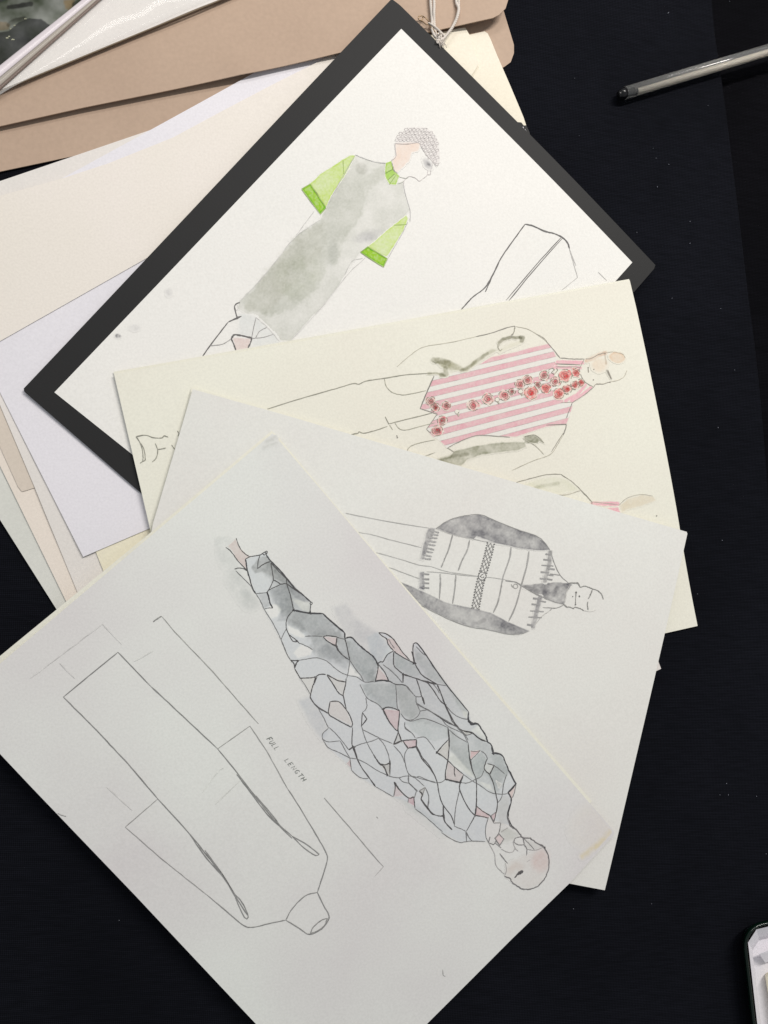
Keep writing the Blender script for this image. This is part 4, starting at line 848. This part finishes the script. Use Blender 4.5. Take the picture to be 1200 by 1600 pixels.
d.lines(oE,6,[[(180,0),(240,30),(290,50)],[(625,660),(700,715)],[(595,735),(660,740),(740,705),(790,680),(820,620)],[(565,220),(630,290),(670,370)],[(605,245),(650,290),(710,275)],[(690,440),(740,445),(785,435)],[(690,530),(740,480),(785,435)],[(790,440),(830,470),(850,510)],[(700,715),(790,770),(870,825),(960,845),(1045,840)],[(1030,660),(1000,760),(985,870),(945,930)],[(590,800),(560,930),(545,1030),(540,1150)],[(880,1050),(935,1010)],[(735,1045),(700,1110),(650,1195)],[(110,650),(160,690),(210,680),(280,710),(350,735),(410,735),(455,710)],[(170,980),(250,1040),(330,1110),(430,1200)],[(540,1145),(600,1170),(650,1195)],[(1118,755),(1105,820),(1085,880)],[(110,660),(115,740),(200,820)],[(490,240),(560,300),(660,360)],[(915,580),(960,610),(1010,655)],[(270,790),(300,870),(290,960)]],1.1,TH)
d.lines(oG,6,[[(0,545),(90,605),(170,638),(230,630),(300,625),(410,630)],[(310,390),(280,450),(235,530)],[(440,400),(415,490),(415,580),(440,640)],[(230,540,1.6),(235,630)],[(230,540,1.5),(260,595),(290,628)]],1.15,TH)
# coloured chips between the cracks
PK = (.86,.78,.79)
def tri(q, o, pts, c): q.append(dict(p=T(o,6,*pts), c=c, f=1.2, n=.2, e=.2))
cl = []
for o,pts,c in ((oA,((95,200),(170,135),(200,210),(300,298),(262,320),(275,420),(180,320),(140,250)),(.90,.82,.81)),(oB,((390,328),(518,340),(515,420)),PK),(oB,((905,610),(1000,740),(885,742)),PK),(oB,((985,350),(1040,350),(1090,410),(1130,470),(1190,545),(1060,465),(1000,400)),(.90,.82,.82)),
    (oB,((950,1010),(1108,1025),(1090,1205),(1040,1170)),(.86,.74,.77)),(oB,((455,938),(535,938),(600,1005),(665,1160),(440,1048)),(.90,.88,.88)),(oD,((900,470),(1025,455),(1022,520),(945,535)),(.86,.72,.76)),(oD,((370,680),(400,640),(412,720)),(.86,.76,.78)),(oD,((825,890),(900,975),(812,985)),(.88,.80,.83)),(oD,((950,1000),(1000,992),(1008,1080),(950,1040)),(.84,.70,.74)),
    (oE,((385,455),(490,340),(475,520)),(.84,.83,.82)),(oE,((480,545),(620,665),(595,730),(460,700)),(.85,.79,.80)),(oE,((690,440),(780,438),(690,520)),(.90,.72,.74)),(oE,((750,960),(875,1050),(860,1070),(738,1045)),(.90,.77,.79)),(oE,((890,1050),(940,1000),(908,1105)),(.88,.75,.78)),(oE,((1050,835),(1112,760),(1080,890)),(.95,.84,.83)),(oG,((535,560),(582,605),(545,660),(503,600)),(.96,.84,.85)),
    (oB,((175,718),(320,712),(272,870)),(.93,.93,.92)),(oB,((425,690),(600,752),(578,885)),(.88,.88,.88)),(oD,((810,500),(855,385),(885,465)),(.82,.83,.84)),(oD,((690,690),(775,680),(770,785)),(.78,.78,.78)),(oD,((1050,935),(1105,900),(1080,985)),(.72,.72,.72)),(oE,((610,245),(700,270),(650,290)),(.75,.76,.75)),(oE,((830,560),(915,580),(870,655),(822,610)),(.84,.86,.86)),(oE,((930,720),(980,750),(960,790)),(.8,.81,.8))): tri(cl,o,pts,c)
d.k = 5; d.wash((345,838,830,1330), cl, step=.9)
for o,p,r in ((oA,(712,800),1.9),(oA,(865,825),2.4),(oA,(740,1090),1.5),(oA,(465,635),1.6),(oB,(900,580),2.0),(oB,(995,742),2),(oB,(885,742),1.8),(oB,(320,712),1.8),(oB,(515,422),1.5),(oB,(1140,682),1.7),(oB,(950,1008),1.6),(oC,(525,455),2.4),(oC,(815,850),1.5),(oC,(655,638),1.7),(oD,(435,528),1.7),(oD,(1022,520),1.6),(oD,(750,785),1.7),(oE,(375,455),1.7),(oE,(458,705),1.6),(oE,(595,737),1.8),(oE,(690,520),1.6),(oE,(870,1052),1.9),(oE,(435,1050),1.9),(oE,(735,1045),1.6),(oE,(905,465),1.8),(oE,(870,660),1.5),(oD,(885,467),1.5),(oD,(370,172),0.1)):
    x,y = T(o,6,p)[0]; a = RNG.random()*6
    d.poly([(x+r*1.65*math.cos(a+t*2.09), y+r*1.65*math.sin(a+t*2.09)) for t in range(3)], PEN)
fig = d.build('drawn_figure', s4.parent)
def head4(q):
    q.wash((755,1280,862,1395), [dict(p=T(oG,6,(600,830),(800,750),(900,705),(960,690),(1005,780),(1000,900),(930,1020),(810,1076),(700,1040),(590,955)), c=(.955,.93,.92), f=3, n=.25, s=3),
        dict(k='blob', p=(690+930/6,1210+810/6,13,17), a=20, c=(.96,.86,.85), f=12, n=.3), dict(k='stroke', p=T(oG,6,(640,900),(700,850),(740,870)), w=10, c=(.95,.91,.89), f=8, n=.5), dict(p=T(oG,6,(780,605),(880,640),(960,680),(870,705),(800,690)), c=(.90,.90,.89), f=2, n=.3),
        dict(p=T(oG,6,(440,410),(550,460),(530,560),(500,620),(440,640),(415,560)), c=(.97,.955,.965), f=3, n=.3)], step=1)
    q.lines(oG,6,[[(965,690),(1000,760),(1008,850),(985,940),(940,1010),(880,1060),(810,1078),(750,1072),(700,1040),(660,1010),(640,975),(590,955)],[(615,380),(640,470),(700,520),(740,570),(770,595),(830,600),(890,640),(960,680,1.8),(965,695,1.6)]],1.7,(.27,.26,.27),jit=.35)
    q.lines(oG,6,[[(465,400,1.3),(490,455),(555,455),(545,520),(535,560)],[(535,555,1.4),(585,605),(545,665,1.4),(500,600),(535,555)],[(740,585),(690,600),(678,635),(720,660),(775,660),(765,600),(740,585)],[(775,660,1.3),(800,700),(795,760)],[(775,605),(830,660),(870,705)],[(545,740),(590,800,1.4),(620,835)],[(440,640,1.4),(455,585,1.4)],[(440,640),(490,660),(520,610)],[(500,640),(560,690)]],1.2,(.34,.33,.34))
    q.lines(oG,6,[[(960,680),(900,705),(850,710),(800,700)],[(440,640),(480,710),(500,760),(510,850),(560,910),(600,940)],[(600,830),(608,900),(590,955)],[(560,700),(620,730),(670,725),(690,690)],[(800,820),(830,800)],[(670,630),(690,690),(720,720)],[(560,540),(620,500)]],1.0,(.60,.58,.59))
    q.line(T(oG,6,(685,970,1.0),(705,945,.8),(730,925,2.2),(765,905,1.4)),2.2,(.16,.15,.16))
sub('drawn_head', fig, s4, K, head4)
# --- coat outline
oH=(50,1000); oI=(320,1200); oJ=(0,700)
d = Draw(s4, K, 1); CP = (.33,.33,.335)
d.lines(oH,3,[[(147,267),(403,57)],[(403,57),(560,220)],[(560,220),(700,350),(870,510)],[(147,267),(300,420),(450,580),(590,745)]],1.5,CP,smooth=False,jit=.12)
d.lines(oH,3,[[(590,745),(740,910),(820,1010),(900,1110),(950,1195),(1010,1290)],[(870,510),(960,620),(1060,750),(1150,860),(1220,930)],[(960,630),(1040,735),(1110,825),(1170,880)],[(740,912),(820,1025),(900,1115),(950,1200)]],1.6,CP)
d.lines(oH,3,[[(870,510),(1022,403)],[(1022,403),(1100,520),(1200,700)],[(590,745),(437,877)],[(437,877),(600,1020),(820,1195)]],1.25,(.45,.45,.45),smooth=False)
d.lines(oI,3,[[(390,100),(430,160),(520,310),(560,380),(575,425),(555,500),(528,583)],[(528,583),(470,600),(410,660),(380,713)],[(528,583),(560,650),(583,695),(570,730),(540,760),(490,780),(440,750),(380,713)],[(380,713),(300,730),(225,747),(180,737),(100,670),(10,595)],[(410,320),(480,360),(537,405),(515,408),(460,370),(410,320)],[(140,590),(175,630),(203,690),(198,708),(180,690),(140,600)],[(240,130),(320,225),(355,272),(410,320)],[(0,385),(70,480),(140,590)]],1.5,(.36,.36,.365))
d.lines(oI,3,[[(495,775),(510,745),(545,715),(575,705),(560,740),(525,765),(495,775)],[(160,40),(240,135),(320,238),(355,272)],[(5,400),(70,485)]],1.4,(.40,.40,.40))
d.build('coat_outline', s4.parent)
d = Draw(s4, K, 1)
d.lines(oH,3,[[(120,812),(140,822),(160,827)]],1.4,(.5,.5,.5))
d.build('pencil_mark', s4.parent); d = Draw(s4, K, 1)
d.lines(oI,3,[[(1115,945),(1118,970),(1128,978)]],1.1,(.5,.5,.5)); d.build('pencil_mark', s4.parent)
d = Draw(s4, K, 1); d.lines(oI,3,[[(805,228),(812,236)]],1.1,(.5,.5,.5)); d.build('pencil_mark', s4.parent)
d = Draw(s4, K, 1)
d.lines(oJ,3,[[(250,1000),(480,825)],[(480,825),(570,920)],[(280,1010),(350,1080)],[(140,1080),(250,1000)],[(630,1000),(720,950)]],1.6,(.925,.925,.925),smooth=False)
d.lines(oH,3,[[(800,715),(870,620),(900,600)],[(860,770),(980,655)],[(350,690),(470,800)]],1.3,(.91,.91,.905))
d.build('faint_underdrawing', s4.parent)
d = Draw(s4, K, 1); d.line(T(oJ,3,(718,815),(735,802),(757,788)),1.8,(.40,.40,.40)); d.line([(252.3,962.7),(273,987),(333,1050),(372,1095),(404,1131)],1.2,(.48,.48,.47),smooth=False); d.build('length_bracket', s4.parent)
d = Draw(s4, K, 1); d.line(T(oI,3,(560,140),(680,280),(790,410),(838,463)),1.2,(.46,.46,.46),smooth=False); d.line(T(oI,3,(838,463),(797,508)),1.0,(.55,.55,.55)); d.build('length_bracket', s4.parent)
# handwriting FULL LENGTH
GL = {'F':[[(0,0),(0,1)],[(0,1),(.7,1.05)],[(0,.5),(.5,.55)]],'U':[[(0,1),(0,.2),(.3,0),(.6,.2),(.6,1)]],'L':[[(0,1),(0,0),(.6,0)]],'E':[[(.6,1),(0,1),(0,0),(.6,0)],[(0,.5),(.45,.5)]],'N':[[(0,0),(0,1),(.6,0),(.6,1)]],
      'G':[[(.6,.85),(.3,1),(0,.6),(.1,.1),(.5,0),(.6,.4),(.3,.4)]],'T':[[(0,1),(.7,1)],[(.35,1),(.35,0)]],'H':[[(0,0),(0,1)],[(.6,0),(.6,1)],[(0,.5),(.6,.5)]]}
d = Draw(s4, K, 1)
def write(txt, p0, p1, hgt, slant=.25):
    dx, dy = p1[0]-p0[0], p1[1]-p0[1]; Ln = math.hypot(dx,dy); ux, uy = dx/Ln, dy/Ln; vx, vy = uy, -ux
    adv = Ln/len(txt)
    for i,ch in enumerate(txt):
        for st in GL[ch]:
            pts = []
            for (a,b_) in st:
                s_ = (i+a*.95)*adv+b_*hgt*slant; t = b_*hgt; pts.append((p0[0]+ux*s_+vx*t, p0[1]+uy*s_+vy*t))
            d.line(pts, 1.1, (.27,.29,.28), smooth=False, jit=.15)
write('FULL', (416.5,1155), (432,1174.5), 7.5)
write('LENGTH', (444.5,1188.5), (475,1223), 6.8)
d.build('handwriting', s4.parent)
# age stains near the right corner
d = Draw(s4, K, 0); CLP = [(800,1114),(955,1297),(956,1302),(886,1378),(796,1466),(700,1300)]
d.wash((850,1200,960,1400), [dict(k='stroke', p=[(955,1300),(935,1320),(910,1338)], w=8, c=(1.0,.94,.76), f=9, n=.6, ns=9, clip=CLP), dict(k='blob', p=(925,1290,38,32), a=-45, c=(1.0,.985,.955), f=26, n=.4, clip=CLP)], thr=.99)
d.build('yellow_stain', s4.parent)
d = Draw(s4, K, 0)
d.wash((395,678,460,730), [dict(k='stroke', p=[(418,690),(430,684)], w=5, c=(.88,.88,.87), f=5, n=.5, ns=6), dict(k='stroke', p=[(412,699),(432,692)], w=4, c=(.88,.88,.87), f=4, n=.5, ns=6)]); d.build('smudge', s4.parent)

# ================================================================== BALLPOINT PEN
A = np.array(p3([(968,148)], .0040)[0]); Bq = np.array(p3([(1200,78.5)], .0040)[0]); ux = (Bq-A)/np.linalg.norm(Bq-A)
root = empty('ballpoint_pen', (A[0],A[1],0)); tag(root, 'clear ballpoint pen with a black end plug lying on the dark cloth', 'pen')
R_ = .0034; C0 = A+np.array([0,0,0]); C0[2] = .0042
def cyl(a, b_, r0, r1, n=6, rot=0, segs=1):
    a = np.array(a); b_ = np.array(b_); dd = b_-a; dd = dd/np.linalg.norm(dd); s_ = np.cross(dd,[0,0,1]); s_ /= np.linalg.norm(s_); t_ = np.cross(s_,dd); V=[];Fc=[]
    for k in range(segs+1):
        f = k/segs; c0 = a+(b_-a)*f; r = r0+(r1-r0)*f
        for i in range(n):
            an = 2*math.pi*i/n+rot; V.append(c0+r*(s_*math.cos(an)+t_*math.sin(an)))
    for k in range(segs):
        for i in range(n): Fc.append((k*n+i, (k+1)*n+i, (k+1)*n+(i+1)%n, k*n+(i+1)%n))
    Fc.append(tuple(range(n))); Fc.append(tuple(segs*n+i for i in range(n))[::-1]); return V, Fc
mg, nt, b = mat_new('clear_polystyrene'); b.inputs['Base Color'].default_value = (.97,.97,.96,1); b.inputs['Roughness'].default_value = .14; b.inputs['Transmission Weight'].default_value = .9; b.inputs['IOR'].default_value = 1.5
M_BLK = plain('black_plastic', (.006,.006,.007), .2)
M_REF = plain('refill_tube', S(222,212,196), .35)
M_INK2 = plain('ink_column', (.01,.01,.012), .25)
at = lambda s_: C0+ux*s_
MB().add(*cyl(at(.0035), at(.150), R_, R_, 28)).build('barrel', mg, root)
MB().add(*cyl(at(-.0002), at(.0035), R_*.72, R_*.98, 20)).add(*cyl(at(-.0012), at(-.0002), R_*.45, R_*.72, 20)).add(*cyl(at(.0036), at(.010), R_*.4, R_*.36, 16)).build('end_plug', M_BLK, root)
MB().add(*cyl(at(.0125)-np.array([0,.0008,.0006]), at(.145)-np.array([0,.0008,.0006]), .0012, .0012, 16)).build('refill', M_REF, root)
MB().add(*cyl(at(.004), at(.0123)-np.array([0,.0008,.0006]), .0013, .0013, 14)).build('ink_column', M_INK2, root)
MB().add(*cyl(at(.150), at(.154), R_, R_*.7, 16)).add(*cyl(at(.154), at(.163), R_*.7, R_*.2, 16)).build('tip', M_REF, root)

# ================================================================== OPEN TIN
ZR = .011
c0 = np.array(p3([(1166,1482)], ZR)[0]); c1 = np.array(p3([(1184,1640)], ZR)[0])
ax = (c1-c0)/np.linalg.norm(c1-c0); bx = np.array([-ax[1], ax[0], 0])          # down the long side / to the right
pz = np.array(p3([(1162,1452)], ZR)[0])
def rrect(org, W, H, r, inset=0, n=7):
    pts = []
    for (cx_,cy_,a0) in ((r,r,180),(W-r,r,270),(W-r,H-r,0),(r,H-r,90)):
        for k in range(n):
            a = math.radians(a0+90*k/(n-1)); rr = max(r-inset, .0005)
            pts.append((cx_+rr*math.cos(a), cy_+rr*math.sin(a)))
    return [org+bx*p[0]+ax*p[1] for p in pts]
M_TIN = plain('green_enamel', (.0008,.009,.005), .10, .2); M_STEEL = plain('bare_tin', S(190,188,186), .25, 1)
M_LIN = PM['white']; 
W_, H_, RR = .062, .098, .012
root = empty('open_tin', tuple(pz[:2])+(0,)); tag(root, 'open dark green tin lined with white paper at the bottom right edge', 'tin')
def loft(rings, closed_last=False, close_first=False):
    V=[]; Fc=[]; n=len(rings[0])
    for r in rings: V += [tuple(p) for p in r]
    for k in range(len(rings)-1):
        for i in range(n): Fc.append((k*n+i, k*n+(i+1)%n, (k+1)*n+(i+1)%n, (k+1)*n+i))
    if closed_last: Fc.append(tuple((len(rings)-1)*n+i for i in range(n)))
    if close_first: Fc.append(tuple(range(n))[::-1])
    return V, Fc
def ring_at(inset, z):
    o_ = pz.copy(); o_[2] = 0; rg = rrect(o_, W_, H_, RR, inset); return [np.array([p[0],p[1],z]) for p in rg]
# bulged rolled rim + wall
prof = [(.0060,.0004),(.0050,.0012),(.0040,.003),(.0002,.0080),(-.0004,.0085),(-.0006,.0093),(-.0004,.0102),(.0002,.0110),(.0010,.0107),(.0014,.0098)]
MB().add(*loft([ring_at(i,z) for i,z in prof], close_first=True)).build('body', M_TIN, root)
MB().add(*loft([ring_at(i,z) for i,z in ((.0014,.0098),(.0052,.002))], closed_last=True)).build('inner_wall', M_STEEL, root)
# paper lining: folded paper standing along the walls, cut corners
def lining(name, ins, z0, z1, cut):
    o_ = pz.copy(); o_[2]=0
    P2 = [(cut,ins),(W_-cut,ins),(W_-ins,cut),(W_-ins,H_-cut),(W_-cut,H_-ins),(cut,H_-ins),(ins,H_-cut),(ins,cut)]
    f = lambda k, z: [np.array([*(o_+bx*(p[0]+(W_/2-p[0])*k)+ax*(p[1]+(H_/2-p[1])*k))[:2], z]) for p in P2]
    MB().add(*loft([f(0,z1), f(.18,z0), f(.26,.0026)], closed_last=True)).build(name, M_LIN, root, smooth=False)
lining('paper_lining', .0022, .0055, .0104, .0085)
o_ = pz.copy(); o_[2] = 0
def quad(name, pts, mat, th=.0004):
    V = [(*(o_+bx*p[0]+ax*p[1])[:2], p[2]) for p in pts]; n = len(V); V += [(v[0],v[1],v[2]-th) for v in V]
    Fc = [tuple(range(n)), tuple(range(n,2*n))[::-1]]+[(i,n+i,n+(i+1)%n,(i+1)%n) for i in range(n)]
    return MB().add(V,Fc).build(name, mat, root, smooth=False)
quad('paper_flap', [(.009,.017,.0098),(.045,.012,.0102),(.05,.022,.0075),(.014,.025,.0068)], PM['white'])
cr = empty('paper_roll', tuple((o_+bx*.024+ax*.05)[:2])+(.004,)); tag(cr, 'cream roll lying inside the open green tin', 'roll')
MB().add(*cyl((o_+bx*.0185+ax*.034+np.array([0,0,.0075])), (o_+bx*.021+ax*.085+np.array([0,0,.0075])), .0050, .0050, 24, 0, 2)).build('cream_paper', PM['yellow'], cr)
tb = quad('tan_eraser_tmp', [(.022,.028,.0088),(.045,.026,.0088),(.046,.041,.0088),(.023,.043,.0088)], PM['tan'], .005); tb.name = 'tan_card'

# ================================================================== LINT ON THE CLOTH
mb = MB(); rg = np.random.default_rng(3)
sp = [(1025,247),(1045,257),(1027,292),(1078,346),(1078,380),(995,363),(1126,482),(1050,466),(1148,578),(1122,668),(1063,841),(1138,1242),(1125,1242),(1135,1224),(1182,1244),(1197,1334),(1018,1412),(186,1438),(1090,928),(896,1120+300),(1140,2),(1044,20),(898,122),(905,212)]
for k in range(5): sp.append((rg.uniform(860,1195), rg.uniform(0,1450)))
for k,(x,y) in enumerate(sp):
    s_ = rg.uniform(.3,.65) if k < 22 else rg.uniform(.15,.35); a = rg.uniform(0,6); L_ = s_*rg.choice([.6,1,1,2.2])
    mb.add(*tube(p3([(x-L_*math.cos(a),y-L_*math.sin(a)),(x+.2,y+.3),(x+L_*math.cos(a),y+L_*math.sin(a))], .0002), .00013+.00007*s_, 5))
o = mb.build('lint', plain('lint', S(135,138,150), .9)); tag(o, 'tiny pale lint specks scattered on the dark cloth', 'lint', kind='stuff')
